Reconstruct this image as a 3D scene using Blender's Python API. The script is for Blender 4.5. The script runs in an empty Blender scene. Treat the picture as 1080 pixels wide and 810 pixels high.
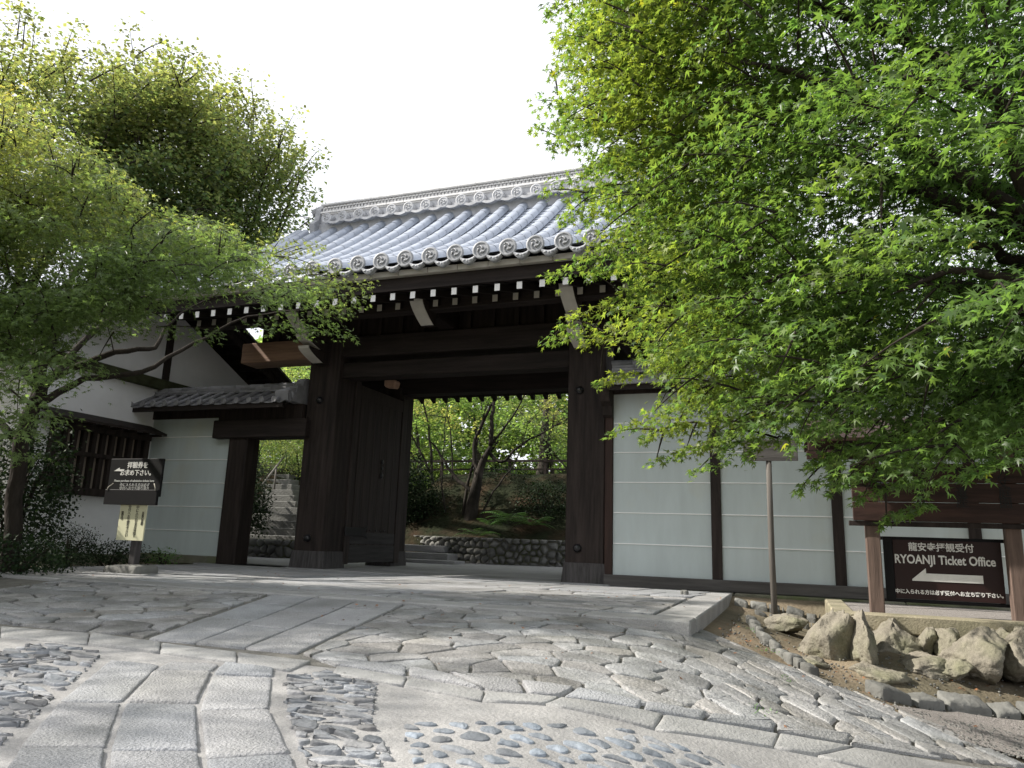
import bpy, math, random
import numpy as np
from mathutils import Vector
rad = math.radians
sc = bpy.context.scene
col = sc.collection
# ------------------------------------------------------------ camera
EYE = 0.55
FPX = 782.5
YAW, PITCH, ROLL = rad(20.593), rad(11.995), rad(2.02)
cy, sy = math.cos(YAW), math.sin(YAW)
FW = np.array([-sy*math.cos(PITCH), cy*math.cos(PITCH), math.sin(PITCH)])
RT = np.array([cy, sy, 0.0]); UP = np.cross(RT, FW)
CR = math.cos(ROLL)*RT + math.sin(ROLL)*UP
CU = -math.sin(ROLL)*RT + math.cos(ROLL)*UP
CAM = np.array([0, 0, EYE])
cd = bpy.data.cameras.new('camera'); cam = bpy.data.objects.new('camera', cd); col.objects.link(cam)
from mathutils import Matrix
m = Matrix(((CR[0], CU[0], -FW[0], 0), (CR[1], CU[1], -FW[1], 0), (CR[2], CU[2], -FW[2], EYE), (0, 0, 0, 1)))
cam.matrix_world = m
cd.sensor_width = 36; cd.lens = FPX/1080*36; cd.clip_end = 2000; cd.clip_start = 0.05
sc.camera = cam
# ------------------------------------------------------------ light
SUNV = Vector((-1.2, -0.35, 1.0)).normalized()
w = bpy.data.worlds.new('World'); sc.world = w; w.use_nodes = True
nt = w.node_tree; nt.nodes.clear()
sky = nt.nodes.new('ShaderNodeTexSky'); sky.sky_type = 'NISHITA'; sky.sun_disc = False
sky.sun_elevation = math.asin(SUNV.z); sky.sun_rotation = math.atan2(SUNV.x, SUNV.y)
sky.dust_density = 3.0; sky.air_density = 1.0
mix = nt.nodes.new('ShaderNodeMix'); mix.data_type = 'RGBA'
mix.inputs['Factor'].default_value = 0.72
mix.inputs['B'].default_value = (11.8, 11.9, 12.3, 1)      # thin bright cloud over the whole sky
nt.links.new(sky.outputs[0], mix.inputs['A'])
bg = nt.nodes.new('ShaderNodeBackground'); bg.inputs['Strength'].default_value = 0.076
wo = nt.nodes.new('ShaderNodeOutputWorld')
nt.links.new(mix.outputs['Result'], bg.inputs['Color']); nt.links.new(bg.outputs[0], wo.inputs['Surface'])
sd = bpy.data.lights.new('sun', 'SUN'); sd.energy = 4.5; sd.angle = rad(0.9); sd.color = (1.0, 0.94, 0.85)
sun = bpy.data.objects.new('sun', sd); col.objects.link(sun)
sun.rotation_euler = SUNV.to_track_quat('Z', 'Y').to_euler()
vs = sc.view_settings; vs.view_transform = 'Standard'; vs.look = 'None'; vs.gamma = 1.0; vs.exposure = 0.85
vs.use_curve_mapping = False
sc.cycles.max_bounces = 8; sc.cycles.transparent_max_bounces = 4

rng = np.random.default_rng(7); random.seed(7)
# ------------------------------------------------------------ placing helpers
def norm(a): return a/np.maximum(np.linalg.norm(a, axis=-1, keepdims=True), 1e-9)
def ray(x, y): return FW + (x-540)/FPX*CR - (y-405)/FPX*CU
def ony(x, y, Y): d = ray(x, y); return CAM + d*Y/d[1]
def at(x, y, dep): return CAM + ray(x, y)*dep
def sp(t): return np.log1p(np.exp(np.clip(t/.25, -40, 40)))*.25
def sstep(a, b, t): t = np.clip((t-a)/(b-a), 0, 1); return t*t*(3-2*t)
def hz(x, y):
    b = -.03-.065*np.clip(6-y, 0, 13)
    side = -.27*sp(x+1.0)+.27*sp(x-1.6)
    return b+(side+.24*sstep(6.5, 7.6, y)*sstep(.1, .8, x))*(1-sstep(9.6, 10.4, y))
def gpt(px, py):
    d = ray(px, py); t = .5
    while t < 60:
        P = CAM+d*t
        if P[2] < hz(P[0], P[1]): break
        t += .01
    return (float(P[0]), float(P[1]))
def zpt(px, py, z=0.0):
    d = ray(px, py); P = CAM+d*(z-EYE)/d[2]; return (float(P[0]), float(P[1]))
# ------------------------------------------------------------ materials
def mat(name, base, rough=.7, var=.25, scale=3.0, stretch=(1, 1, 1), bump=.3, bscale=30, island=0.0, spec=.3,
        second=None, sscale=1.5, sfac=.5, metal=0.0, bdist=.01, hue=0.0, speck=0.0):
    m = bpy.data.materials.new(name); m.use_nodes = True; n = m.node_tree; n.nodes.clear()
    N = n.nodes.new; L = n.links.new
    out = N('ShaderNodeOutputMaterial'); p = N('ShaderNodeBsdfPrincipled'); L(p.outputs[0], out.inputs[0])
    p.inputs['Roughness'].default_value = rough; p.inputs['Specular IOR Level'].default_value = spec
    p.inputs['Metallic'].default_value = metal
    tc = N('ShaderNodeTexCoord'); mp = N('ShaderNodeMapping'); L(tc.outputs['Object'], mp.inputs[0])
    mp.inputs['Scale'].default_value = stretch
    nz = N('ShaderNodeTexNoise'); nz.inputs['Scale'].default_value = scale; nz.inputs['Detail'].default_value = 8
    nz.inputs['Roughness'].default_value = .65
    L(mp.outputs[0], nz.inputs['Vector'])
    mr = N('ShaderNodeMapRange'); mr.inputs['From Min'].default_value = .3; mr.inputs['From Max'].default_value = .7
    mr.inputs['To Min'].default_value = 1-var; mr.inputs['To Max'].default_value = 1+var
    L(nz.outputs['Fac'], mr.inputs['Value']); fac = mr.outputs[0]
    if island:
        ge = N('ShaderNodeNewGeometry'); m2 = N('ShaderNodeMapRange')
        m2.inputs['To Min'].default_value = 1-island; m2.inputs['To Max'].default_value = 1+island
        L(ge.outputs['Random Per Island'], m2.inputs['Value'])
        mu = N('ShaderNodeMath'); mu.operation = 'MULTIPLY'; L(fac, mu.inputs[0]); L(m2.outputs[0], mu.inputs[1]); fac = mu.outputs[0]
    if speck:
        sn = N('ShaderNodeTexNoise'); sn.inputs['Scale'].default_value = 160; sn.inputs['Detail'].default_value = 3
        L(tc.outputs['Object'], sn.inputs['Vector'])
        m3 = N('ShaderNodeMapRange'); m3.inputs['From Min'].default_value = .35; m3.inputs['From Max'].default_value = .65
        m3.inputs['To Min'].default_value = 1-speck; m3.inputs['To Max'].default_value = 1+speck
        L(sn.outputs['Fac'], m3.inputs['Value'])
        mu = N('ShaderNodeMath'); mu.operation = 'MULTIPLY'; L(fac, mu.inputs[0]); L(m3.outputs[0], mu.inputs[1]); fac = mu.outputs[0]
    colr = None
    if second:
        n2 = N('ShaderNodeTexNoise'); n2.inputs['Scale'].default_value = sscale; n2.inputs['Detail'].default_value = 6
        L(tc.outputs['Object'], n2.inputs['Vector'])
        cr = N('ShaderNodeMapRange'); cr.inputs['From Min'].default_value = 1-sfac-.12; cr.inputs['From Max'].default_value = 1-sfac+.12
        L(n2.outputs['Fac'], cr.inputs['Value'])
        mx = N('ShaderNodeMix'); mx.data_type = 'RGBA'; mx.inputs['A'].default_value = (*base, 1); mx.inputs['B'].default_value = (*second, 1)
        L(cr.outputs[0], mx.inputs['Factor']); colr = mx.outputs['Result']
    if hue and island:
        mx = N('ShaderNodeMix'); mx.data_type = 'RGBA'; mx.blend_type = 'MULTIPLY'; mx.inputs['Factor'].default_value = 1
        cr = N('ShaderNodeValToRGB'); e = cr.color_ramp.elements
        e[0].color = (1+hue, 1.0, 1-hue, 1); e[1].color = (1-hue, 1.0, 1+hue, 1)
        mm = N('ShaderNodeMath'); mm.operation = 'FRACT'; m5 = N('ShaderNodeMath'); m5.operation = 'MULTIPLY'; m5.inputs[1].default_value = 7.31
        L(ge.outputs['Random Per Island'], m5.inputs[0]); L(m5.outputs[0], mm.inputs[0]); L(mm.outputs[0], cr.inputs[0])
        if colr is None:
            mx.inputs['A'].default_value = (*base, 1)
        else: L(colr, mx.inputs['A'])
        L(cr.outputs[0], mx.inputs['B']); colr = mx.outputs['Result']
    vm = N('ShaderNodeVectorMath'); vm.operation = 'SCALE'
    if colr is None: vm.inputs[0].default_value = base
    else: L(colr, vm.inputs[0])
    L(fac, vm.inputs['Scale']); L(vm.outputs[0], p.inputs['Base Color'])
    if bump:
        bn = N('ShaderNodeTexNoise'); bn.inputs['Scale'].default_value = bscale; bn.inputs['Detail'].default_value = 6
        L(mp.outputs[0], bn.inputs['Vector'])
        bp = N('ShaderNodeBump'); bp.inputs['Strength'].default_value = bump; bp.inputs['Distance'].default_value = bdist
        L(bn.outputs['Fac'], bp.inputs['Height']); L(bp.outputs[0], p.inputs['Normal'])
    return m
def leafmat(name, green, yellow, trans=.5, var=.35):
    m = bpy.data.materials.new(name); m.use_nodes = True; n = m.node_tree; n.nodes.clear()
    N = n.nodes.new; L = n.links.new
    out = N('ShaderNodeOutputMaterial')
    at_ = N('ShaderNodeAttribute'); at_.attribute_name = 'turn'
    ge = N('ShaderNodeNewGeometry')
    mx = N('ShaderNodeMix'); mx.data_type = 'RGBA'; mx.inputs['A'].default_value = (*green, 1); mx.inputs['B'].default_value = (*yellow, 1)
    L(at_.outputs['Fac'], mx.inputs['Factor'])
    mr = N('ShaderNodeMapRange'); mr.inputs['To Min'].default_value = 1-var; mr.inputs['To Max'].default_value = 1+var
    L(ge.outputs['Random Per Island'], mr.inputs['Value'])
    vm = N('ShaderNodeVectorMath'); vm.operation = 'SCALE'; L(mx.outputs['Result'], vm.inputs[0]); L(mr.outputs[0], vm.inputs['Scale'])
    pb = N('ShaderNodeBsdfPrincipled'); pb.inputs['Roughness'].default_value = .42 if trans > .2 else .6; pb.inputs['Specular IOR Level'].default_value = .45 if trans > .2 else .15
    L(vm.outputs[0], pb.inputs['Base Color'])
    tr = N('ShaderNodeBsdfTranslucent')
    tm = N('ShaderNodeVectorMath'); tm.operation = 'MULTIPLY'; tm.inputs[1].default_value = (1.65, 1.78, .85)
    L(vm.outputs[0], tm.inputs[0]); L(tm.outputs[0], tr.inputs[0])
    ms = N('ShaderNodeMixShader'); ms.inputs[0].default_value = trans
    L(pb.outputs[0], ms.inputs[1]); L(tr.outputs[0], ms.inputs[2]); L(ms.outputs[0], out.inputs[0])
    return m
M = dict(
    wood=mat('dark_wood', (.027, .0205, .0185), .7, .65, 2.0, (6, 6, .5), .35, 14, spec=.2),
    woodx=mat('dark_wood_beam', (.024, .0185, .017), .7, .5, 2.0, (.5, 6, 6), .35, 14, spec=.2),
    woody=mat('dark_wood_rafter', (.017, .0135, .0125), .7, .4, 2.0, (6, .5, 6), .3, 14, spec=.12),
    redwood=mat('red_brown_wood', (.032, .016, .012), .65, .45, 2.0, (8, 8, .6), .35, 14),
    boardwood=mat('board_wood', (.036, .018, .014), .6, .6, 2.0, (.8, 8, 8), .3, 14),
    postwood=mat('sign_post_wood', (.135, .095, .078), .75, .4, 2.0, (9, 9, .6), .4, 16),
    grey_wood=mat('weathered_wood', (.115, .105, .095), .85, .4, 2.0, (9, 9, .5), .4, 16),
    grey_woodx=mat('weathered_sill_wood', (.085, .080, .077), .85, .4, 2.0, (.6, 9, 9), .4, 16),
    footwood=mat('weathered_post_foot', (.060, .056, .056), .85, .5, 3.0, (10, 10, .7), .45, 16),
    leafwood=mat('door_wood', (.027, .0195, .0175), .7, .6, 2.0, (9, 9, .5), .35, 14),
    lowleaf=mat('door_rail_wood', (.040, .038, .038), .8, .45, 2.0, (9, .6, 9), .35, 14),
    palewood=mat('sunlit_end_wood', (.42, .27, .19), .7, .2, 6, bump=.2),
    tie=mat('sunlit_tie_wood', (.27, .17, .12), .65, .4, 2.0, (.5, 6, 6), .3, 14),
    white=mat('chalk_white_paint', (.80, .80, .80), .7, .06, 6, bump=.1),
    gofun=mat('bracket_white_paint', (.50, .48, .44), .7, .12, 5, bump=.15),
    plaster=mat('grey_green_plaster', (.49, .55, .555), .75, .07, 1.6, (3, 3, .6), bump=.10, bscale=9, second=(.47, .475, .40), sscale=.9, sfac=.34),
    whiteplaster=mat('white_plaster', (.80, .81, .84), .8, .09, 1.0, bump=.08, bscale=50),
    line=mat('white_joint_line', (.86, .87, .87), .6, .03, 4, bump=0),
    tile=mat('roof_tile', (.37, .41, .48), .36, .10, 4.0, bump=.06, bscale=40, island=.07, spec=.6, second=(.31, .345, .41), sscale=2.2, sfac=.45),
    tile_dark=mat('eave_tile', (.30, .31, .33), .5, .25, 9.0, bump=.25, bscale=50, island=.12, spec=.4),
    ridge=mat('ridge_tile', (.44, .45, .47), .55, .2, 8.0, bump=.2, bscale=50, island=.1, spec=.4),
    ridge_white=mat('ridge_plaster', (.72, .72, .72), .7, .08, 5, bump=.1),
    oldtile=mat('old_roof_tile', (.20, .20, .215), .42, .3, 5.0, bump=.25, bscale=40, island=.3, spec=.5),
    granite=mat('granite', (.30, .305, .315), .85, .16, 2.2, bump=.9, bscale=75, island=.11, speck=.26, bdist=.014, hue=.02, spec=.2, second=(.235, .24, .24), sscale=1.6, sfac=.45),
    kerbst=mat('kerb_granite', (.30, .30, .295), .85, .18, 3, bump=.7, bscale=60, island=.08, speck=.16, bdist=.012, spec=.2),
    crazy=mat('flagstone', (.28, .28, .28),   .85, .28, 5, bump=.65, bscale=44, island=.20, speck=.26, bdist=.022, hue=.03, spec=.2, second=(.19, .19, .18), sscale=2.2, sfac=.45),
    chip=mat('slate_chip', (.22, .228, .24), .7, .3, 6, bump=.8, bscale=25, island=.38, bdist=.02, hue=.04, spec=.35),
    cobble=mat('blue_cobble', (.20, .218, .24), .7, .3, 9, bump=.6, bscale=30, island=.28, bdist=.015, hue=.05, spec=.3),
    mortar=mat('mortar', (.31, .305, .30), .95, .22, 2.5, bump=.6, bscale=45, speck=.15, bdist=.012, spec=.1),
    joint=mat('dark_joint', (.165, .16, .145), .95, .3, 6, bump=.8, bscale=45, speck=.2, bdist=.012, spec=.1),
    earth=mat('earth', (.215, .175, .125), .95, .3, 1.3, bump=.8, bscale=28, second=(.135, .12, .085), sscale=.8, sfac=.5, bdist=.02, speck=.22, spec=.1),
    gravel=mat('gravel', (.28, .26, .245), .9, .3, 40, bump=1.0, bscale=90, speck=.35, bdist=.02, spec=.1),
    court=mat('courtyard_paving', (.34, .34, .345), .9, .14, 1.5, bump=.4, bscale=50, speck=.12, spec=.1),
    boulder=mat('boulder', (.245, .225, .185), .9, .4, 3.2, bump=1.0, bscale=11, second=(.13, .13, .085), sscale=2.6, sfac=.42, bdist=.05, speck=.2, spec=.1),
    yellowst=mat('yellow_granite', (.33, .295, .215), .85, .2, 2.5, bump=.6, bscale=60, second=(.22, .205, .14), sscale=2.0, sfac=.5, speck=.22, bdist=.01, spec=.2),
    plinth=mat('mossy_plinth', (.175, .17, .135), .9, .3, 2.5, bump=.6, bscale=40, second=(.10, .115, .06), sscale=2.0, sfac=.48, speck=.15, spec=.15),
    rubble=mat('rubble_stone', (.155, .155, .145), .85, .25, 4, bump=.8, bscale=20, island=.3, bdist=.02, spec=.2),
    moss=mat('mossy_bank', (.018, .022, .011), .95, .4, 2.2, bump=.9, bscale=14, second=(.045, .029, .018), sscale=1.4, sfac=.42, bdist=.05, spec=.1),
    mossbeam=mat('mossy_beam', (.05, .055, .03), .95, .4, 4, bump=.8, bscale=30, spec=.1),
    black=mat('black_sign', (.008, .008, .009), .5, .1, 3, bump=0, spec=.15),
    signbrown=mat('brown_sign_panel', (.024, .010, .009), .45, .12, 3, bump=0, spec=.25),
    letter=mat('white_lettering', (.72, .72, .70), .6, .10, 9, bump=0),
    letterdim=mat('worn_lettering', (.50, .51, .50), .6, .15, 30, bump=0),
    ink=mat('ink', (.015, .015, .015), .6, .1, 3, bump=0),
    yellowp=mat('yellow_paper', (.66, .65, .45), .7, .05, 3, bump=.05),
    iron=mat('iron', (.018, .018, .02), .32, .2, 8, bump=.1, spec=.6, metal=.4),
    bark=mat('bark', (.032, .027, .023), .9, .4, 4, (3, 3, .8), .8, 14, bdist=.02, spec=.1),
    barkgrey=mat('grey_bark', (.055, .048, .042), .9, .4, 4, (3, 3, .8), .8, 14, bdist=.02, second=(.022, .02, .017), sscale=3, spec=.1),
    cord=mat('rope', (.35, .33, .28), .8, .1, 4, bump=0),
    shoji=mat('window_board', (.24, .20, .165), .8, .2, 3, bump=.1),
    L_right=leafmat('maple_leaf', (.088, .158, .052), (.36, .34, .05), .54, .45),
    L_left=leafmat('maple_leaf_yellowing', (.088, .158, .075), (.46, .36, .13), .58),
    L_back=leafmat('woodland_leaf', (.100, .166, .095), (.36, .30, .14), .58),
    L_court=leafmat('garden_leaf', (.13, .215, .085), (.42, .35, .18), .58),
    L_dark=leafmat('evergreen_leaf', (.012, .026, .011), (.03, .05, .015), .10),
    L_fern=leafmat('fern_leaf', (.10, .19, .07), (.1, .16, .04), .4),
)
# ------------------------------------------------------------ object helpers
def tag(o, label=None, cat=None, group=None, kind=None):
    if label: o['label'] = label
    if cat: o['category'] = cat
    if group: o['group'] = group
    if kind: o['kind'] = kind
    return o
def empty(name, loc, label, cat, group=None):
    o = bpy.data.objects.new(name, None); col.objects.link(o); o.location = loc; o.empty_display_size = .1
    return tag(o, label, cat, group)
def rootloc(p):
    while p.parent: p = p.parent
    return np.array(p.location)
class MB:
    def __init__(s): s.v = []; s.f = []; s.sm = []
    def add(s, V, F, smooth=False):
        b = len(s.v); s.v += [tuple(map(float, q)) for q in V]; s.f += [tuple(b+i for i in f) for f in F]; s.sm += [smooth]*len(F)
    def box(s, a, b, bev=0.0):
        x0, y0, z0 = [min(a[i], b[i]) for i in range(3)]; x1, y1, z1 = [max(a[i], b[i]) for i in range(3)]
        s.hexa([(x0, y0, z0), (x1, y0, z0), (x1, y1, z0), (x0, y1, z0), (x0, y0, z1), (x1, y0, z1), (x1, y1, z1), (x0, y1, z1)], bev)
    def hexa(s, P, bev=0.0):
        F = [(0, 3, 2, 1), (4, 5, 6, 7), (0, 1, 5, 4), (1, 2, 6, 5), (2, 3, 7, 6), (3, 0, 4, 7)]
        if bev <= 0: s.add(P, F); return
        P = np.array(P, float); c = P.mean(0)
        # chamfered box: every corner splits in three
        ex = P[1]-P[0]; ey = P[3]-P[0]; ez = P[4]-P[0]
        sg = [(-1, -1, -1), (1, -1, -1), (1, 1, -1), (-1, 1, -1), (-1, -1, 1), (1, -1, 1), (1, 1, 1), (-1, 1, 1)]
        ux, uy, uz = [e/max(np.linalg.norm(e), 1e-9) for e in (ex, ey, ez)]
        V = []
        for i, (a, b, d) in enumerate(sg):
            V += [P[i]-uy*b*bev-uz*d*bev, P[i]-ux*a*bev-uz*d*bev, P[i]-ux*a*bev-uy*b*bev]   # on x, y, z faces
        F2 = []
        ax = [2, 2, 1, 0, 1, 0]
        for f, k in zip(F, ax): F2.append(tuple(3*i+k for i in f))
        for i, j, ka, kb in [(0,1,1,2),(3,2,1,2),(4,5,1,2),(7,6,1,2),(0,3,0,2),(1,2,0,2),(4,7,0,2),(5,6,0,2),(0,4,0,1),(1,5,0,1),(2,6,0,1),(3,7,0,1)]:
            F2.append((3*i+ka, 3*j+ka, 3*j+kb, 3*i+kb))
        for i in range(8): F2.append((3*i, 3*i+1, 3*i+2))
        s.add(V, F2)
    def tube(s, pts, rads, n=8, cap=True, smooth=True):
        pts = [np.array(p, float) for p in pts]; V = []; F = []
        d0 = pts[1]-pts[0]; ref = np.array([0, 0, 1.]) if abs(d0[2]) < .8*np.linalg.norm(d0) else np.array([1., 0, 0])
        for i, p in enumerate(pts):
            d = pts[min(i+1, len(pts)-1)]-pts[max(i-1, 0)]; d = d/max(np.linalg.norm(d), 1e-9)
            a = np.cross(d, ref); a /= max(np.linalg.norm(a), 1e-9); b = np.cross(a, d)
            for k in range(n):
                t = 2*math.pi*k/n; V.append(p+rads[i]*(a*math.cos(t)+b*math.sin(t)))
        for i in range(len(pts)-1):
            for k in range(n):
                F.append((i*n+k, i*n+(k+1) % n, (i+1)*n+(k+1) % n, (i+1)*n+k))
        if cap: F.append(tuple(range(n-1, -1, -1))); F.append(tuple((len(pts)-1)*n+k for k in range(n)))
        s.add(V, F, smooth)
    def prism(s, prof, axis, a, b):
        """prof: 2D points; axis 'x','y' or 'z' is the extrusion axis"""
        n = len(prof)
        def mk(p, t):
            return (t, p[0], p[1]) if axis == 'x' else ((p[0], t, p[1]) if axis == 'y' else (p[0], p[1], t))
        V = [mk(p, a) for p in prof]+[mk(p, b) for p in prof]
        F = [tuple(range(n-1, -1, -1)), tuple(n+i for i in range(n))]+[(i, (i+1) % n, n+(i+1) % n, n+i) for i in range(n)]
        s.add(V, F)
    def ball(s, c, r, n=10, m_=7, sc_=(1, 1, 1), jit=0, rg=None):
        V = []; F = []
        for i in range(m_+1):
            th = math.pi*i/m_
            for k in range(n):
                ph = 2*math.pi*k/n; j = 1+(rg.uniform(-jit, jit) if jit else 0)
                V.append((c[0]+r*j*sc_[0]*math.sin(th)*math.cos(ph), c[1]+r*j*sc_[1]*math.sin(th)*math.sin(ph), c[2]+r*j*sc_[2]*math.cos(th)))
        for i in range(m_):
            for k in range(n):
                F.append((i*n+k, (i+1)*n+k, (i+1)*n+(k+1) % n, i*n+(k+1) % n))
        s.add(V, F, True)
    def build(s, name, material, parent=None, origin=None):
        me = bpy.data.meshes.new(name)
        off = rootloc(parent) if parent else np.array(origin if origin is not None else (0, 0, 0))
        V = np.array(s.v)-off
        me.from_pydata(V.tolist(), [], s.f); me.polygons.foreach_set('use_smooth', s.sm)
        me.materials.append(material); me.update()
        o = bpy.data.objects.new(name, me); col.objects.link(o)
        if parent: o.parent = parent
        else: o.location = off
        return o
def struct(name, mb, material): return tag(mb.build(name, material), kind='structure')
def npmesh(name, V, F4, material, parent=None, origin=(0, 0, 0), turn=None, smooth=False):
    off = rootloc(parent) if parent else np.array(origin)
    me = bpy.data.meshes.new(name); V = V-off
    k = F4.shape[1]; nf = len(F4)
    me.vertices.add(len(V)); me.vertices.foreach_set('co', V.astype(np.float32).ravel())
    me.loops.add(nf*k); me.loops.foreach_set('vertex_index', F4.astype(np.int32).ravel())
    me.polygons.add(nf); me.polygons.foreach_set('loop_start', np.arange(0, nf*k, k, dtype=np.int32))
    if smooth: me.polygons.foreach_set('use_smooth', np.ones(nf, bool))
    me.update(calc_edges=True)
    if turn is not None:
        a = me.attributes.new('turn', 'FLOAT', 'POINT'); a.data.foreach_set('value', turn.astype(np.float32))
    me.materials.append(material)
    o = bpy.data.objects.new(name, me); col.objects.link(o)
    if parent: o.parent = parent
    else: o.location = off
    return o
def copy_tree(o, parent=None):
    c = o.copy(); col.objects.link(c); c.parent = parent
    for ch in list(o.children): copy_tree(ch, c)
    return c
def text_obj(body, size, material, parent, origin, xdir, name='lettering', align='CENTER', bold=0.0, extrude=.002, width=1.0, vertical=False, line=1.0):
    """lettering standing upright on a board: origin = centre top; xdir = direction of reading"""
    cu = bpy.data.curves.new('t', 'FONT'); cu.body = '\n'.join(body) if vertical else body
    cu.size = size; cu.align_x = align; cu.align_y = 'TOP'; cu.extrude = extrude; cu.offset = bold; cu.space_line = line
    cu.resolution_u = 3
    t = bpy.data.objects.new('t', cu); col.objects.link(t)
    dg = bpy.context.evaluated_depsgraph_get(); me = bpy.data.meshes.new_from_object(t.evaluated_get(dg))
    bpy.data.objects.remove(t)
    x = np.array(xdir, float); x /= np.linalg.norm(x); z = np.array([0, 0, 1.]); nrm = np.cross(x, z)
    n = len(me.vertices); co = np.zeros(n*3, np.float32); me.vertices.foreach_get('co', co); co = co.reshape(-1, 3)
    W = np.array(origin)+co[:, :1]*width*x+co[:, 1:2]*z+co[:, 2:3]*nrm-rootloc(parent)
    me.vertices.foreach_set('co', W.astype(np.float32).ravel()); me.update(); me.materials.clear(); me.materials.append(material)
    o = bpy.data.objects.new(name, me); col.objects.link(o); o.parent = parent
    return o

# ============================================================ GROUND
def grid_ground():
    xs = np.unique(np.concatenate([np.linspace(-400, -30, 10), np.linspace(-30, -8, 23), np.linspace(-8, 4, 97), np.linspace(4, 30, 20), np.linspace(30, 400, 10)]))
    ys = np.unique(np.concatenate([np.linspace(-300, -10, 8), np.linspace(-10, 0, 12), np.linspace(0, 11, 89), np.linspace(11, 40, 20), np.linspace(40, 400, 10)]))
    X, Y = np.meshgrid(xs, ys, indexing='ij'); Z = hz(X, Y)-.012-.022*((X < .9) & (Y < 6.0))
    Z += .012*np.sin(X*5.1+Y*2.3)*np.sin(Y*6.7-X)*((X > -.6) & (Y < 9.6))
    V = np.stack([X.ravel(), Y.ravel(), Z.ravel()], 1); ny = len(ys)
    i, j = np.meshgrid(np.arange(len(xs)-1), np.arange(ny-1), indexing='ij'); a = (i*ny+j).ravel()
    F = np.stack([a, a+ny, a+ny+1, a+1], 1)
    return V, F
V, F = grid_ground()
tag(npmesh('ground', V, F, M['earth'], smooth=True), kind='structure')
def sheet(name, poly, material, dz, zf=hz, step=.12):
    """a sheet laid on the ground, clipped to a convex polygon"""
    P = np.array(poly); x0, y0 = P.min(0); x1, y1 = P.max(0)
    mb = MB(); nx = max(1, int((x1-x0)/step)); ny = max(1, int((y1-y0)/step))
    for i in range(nx):
        for j in range(ny):
            c = [(x0+(x1-x0)*a/nx, y0+(y1-y0)*b/ny) for a, b in ((i, j), (i+1, j), (i+1, j+1), (i, j+1))]
            c = clip_poly(c, poly)
            if len(c) >= 3: mb.add([(q[0], q[1], float(zf(q[0], q[1]))+dz) for q in c], [tuple(range(len(c)))], True)
    return struct(name, mb, material)
def clip_half(poly, n, d):
    out = []
    for i in range(len(poly)):
        a, b = poly[i], poly[(i+1) % len(poly)]
        da = n[0]*a[0]+n[1]*a[1]-d; db = n[0]*b[0]+n[1]*b[1]-d
        if da <= 0: out.append(a)
        if (da < 0 < db) or (db < 0 < da):
            t = da/(da-db); out.append((a[0]+t*(b[0]-a[0]), a[1]+t*(b[1]-a[1])))
    return out
def ccw(poly):
    A = sum(poly[i][0]*poly[(i+1) % len(poly)][1]-poly[(i+1) % len(poly)][0]*poly[i][1] for i in range(len(poly)))
    return poly if A > 0 else poly[::-1]
def clip_poly(c, poly):
    poly = ccw(list(poly))
    for i in range(len(poly)):
        a, b = poly[i], poly[(i+1) % len(poly)]; n = (b[1]-a[1], -(b[0]-a[0]))
        c = clip_half(c, n, n[0]*a[0]+n[1]*a[1])
        if len(c) < 3: return []
    return c
def area(p): return abs(sum(p[i][0]*p[(i+1) % len(p)][1]-p[(i+1) % len(p)][0]*p[i][1] for i in range(len(p))))/2
def cells(region, s, an=1.5, ang=0.0, jit=.42, rg=None):
    ca, sa = math.cos(ang), math.sin(ang)
    to = lambda p: ((ca*p[0]+sa*p[1])/an, -sa*p[0]+ca*p[1]); fr = lambda p: (ca*p[0]*an-sa*p[1], sa*p[0]*an+ca*p[1])
    R = ccw([to(p) for p in region]); A = np.array(R); x0, y0 = A.min(0)-s; x1, y1 = A.max(0)+s
    pts = []
    r = 0; y = y0
    while y < y1:
        x = x0+(s*.5 if r % 2 else 0)
        while x < x1:
            pts.append((x+rg.uniform(-jit, jit)*s, y+rg.uniform(-jit, jit)*s)); x += s
        y += s*.88; r += 1
    P = np.array(pts); out = []
    for p in pts:
        d = np.hypot(P[:, 0]-p[0], P[:, 1]-p[1]); idx = np.argsort(d)[1:16]
        c = [(p[0]-2*s, p[1]-2*s), (p[0]+2*s, p[1]-2*s), (p[0]+2*s, p[1]+2*s), (p[0]-2*s, p[1]+2*s)]
        for q in P[idx]:
            n = (q[0]-p[0], q[1]-p[1]); c = clip_half(c, n, (q[0]**2+q[1]**2-p[0]**2-p[1]**2)/2)
            if len(c) < 3: break
        if len(c) < 3: continue
        c = clip_poly(c, R)
        if len(c) >= 3 and area(c) > .08*s*s: out.append(ccw([fr(q) for q in c]))
    return out
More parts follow.
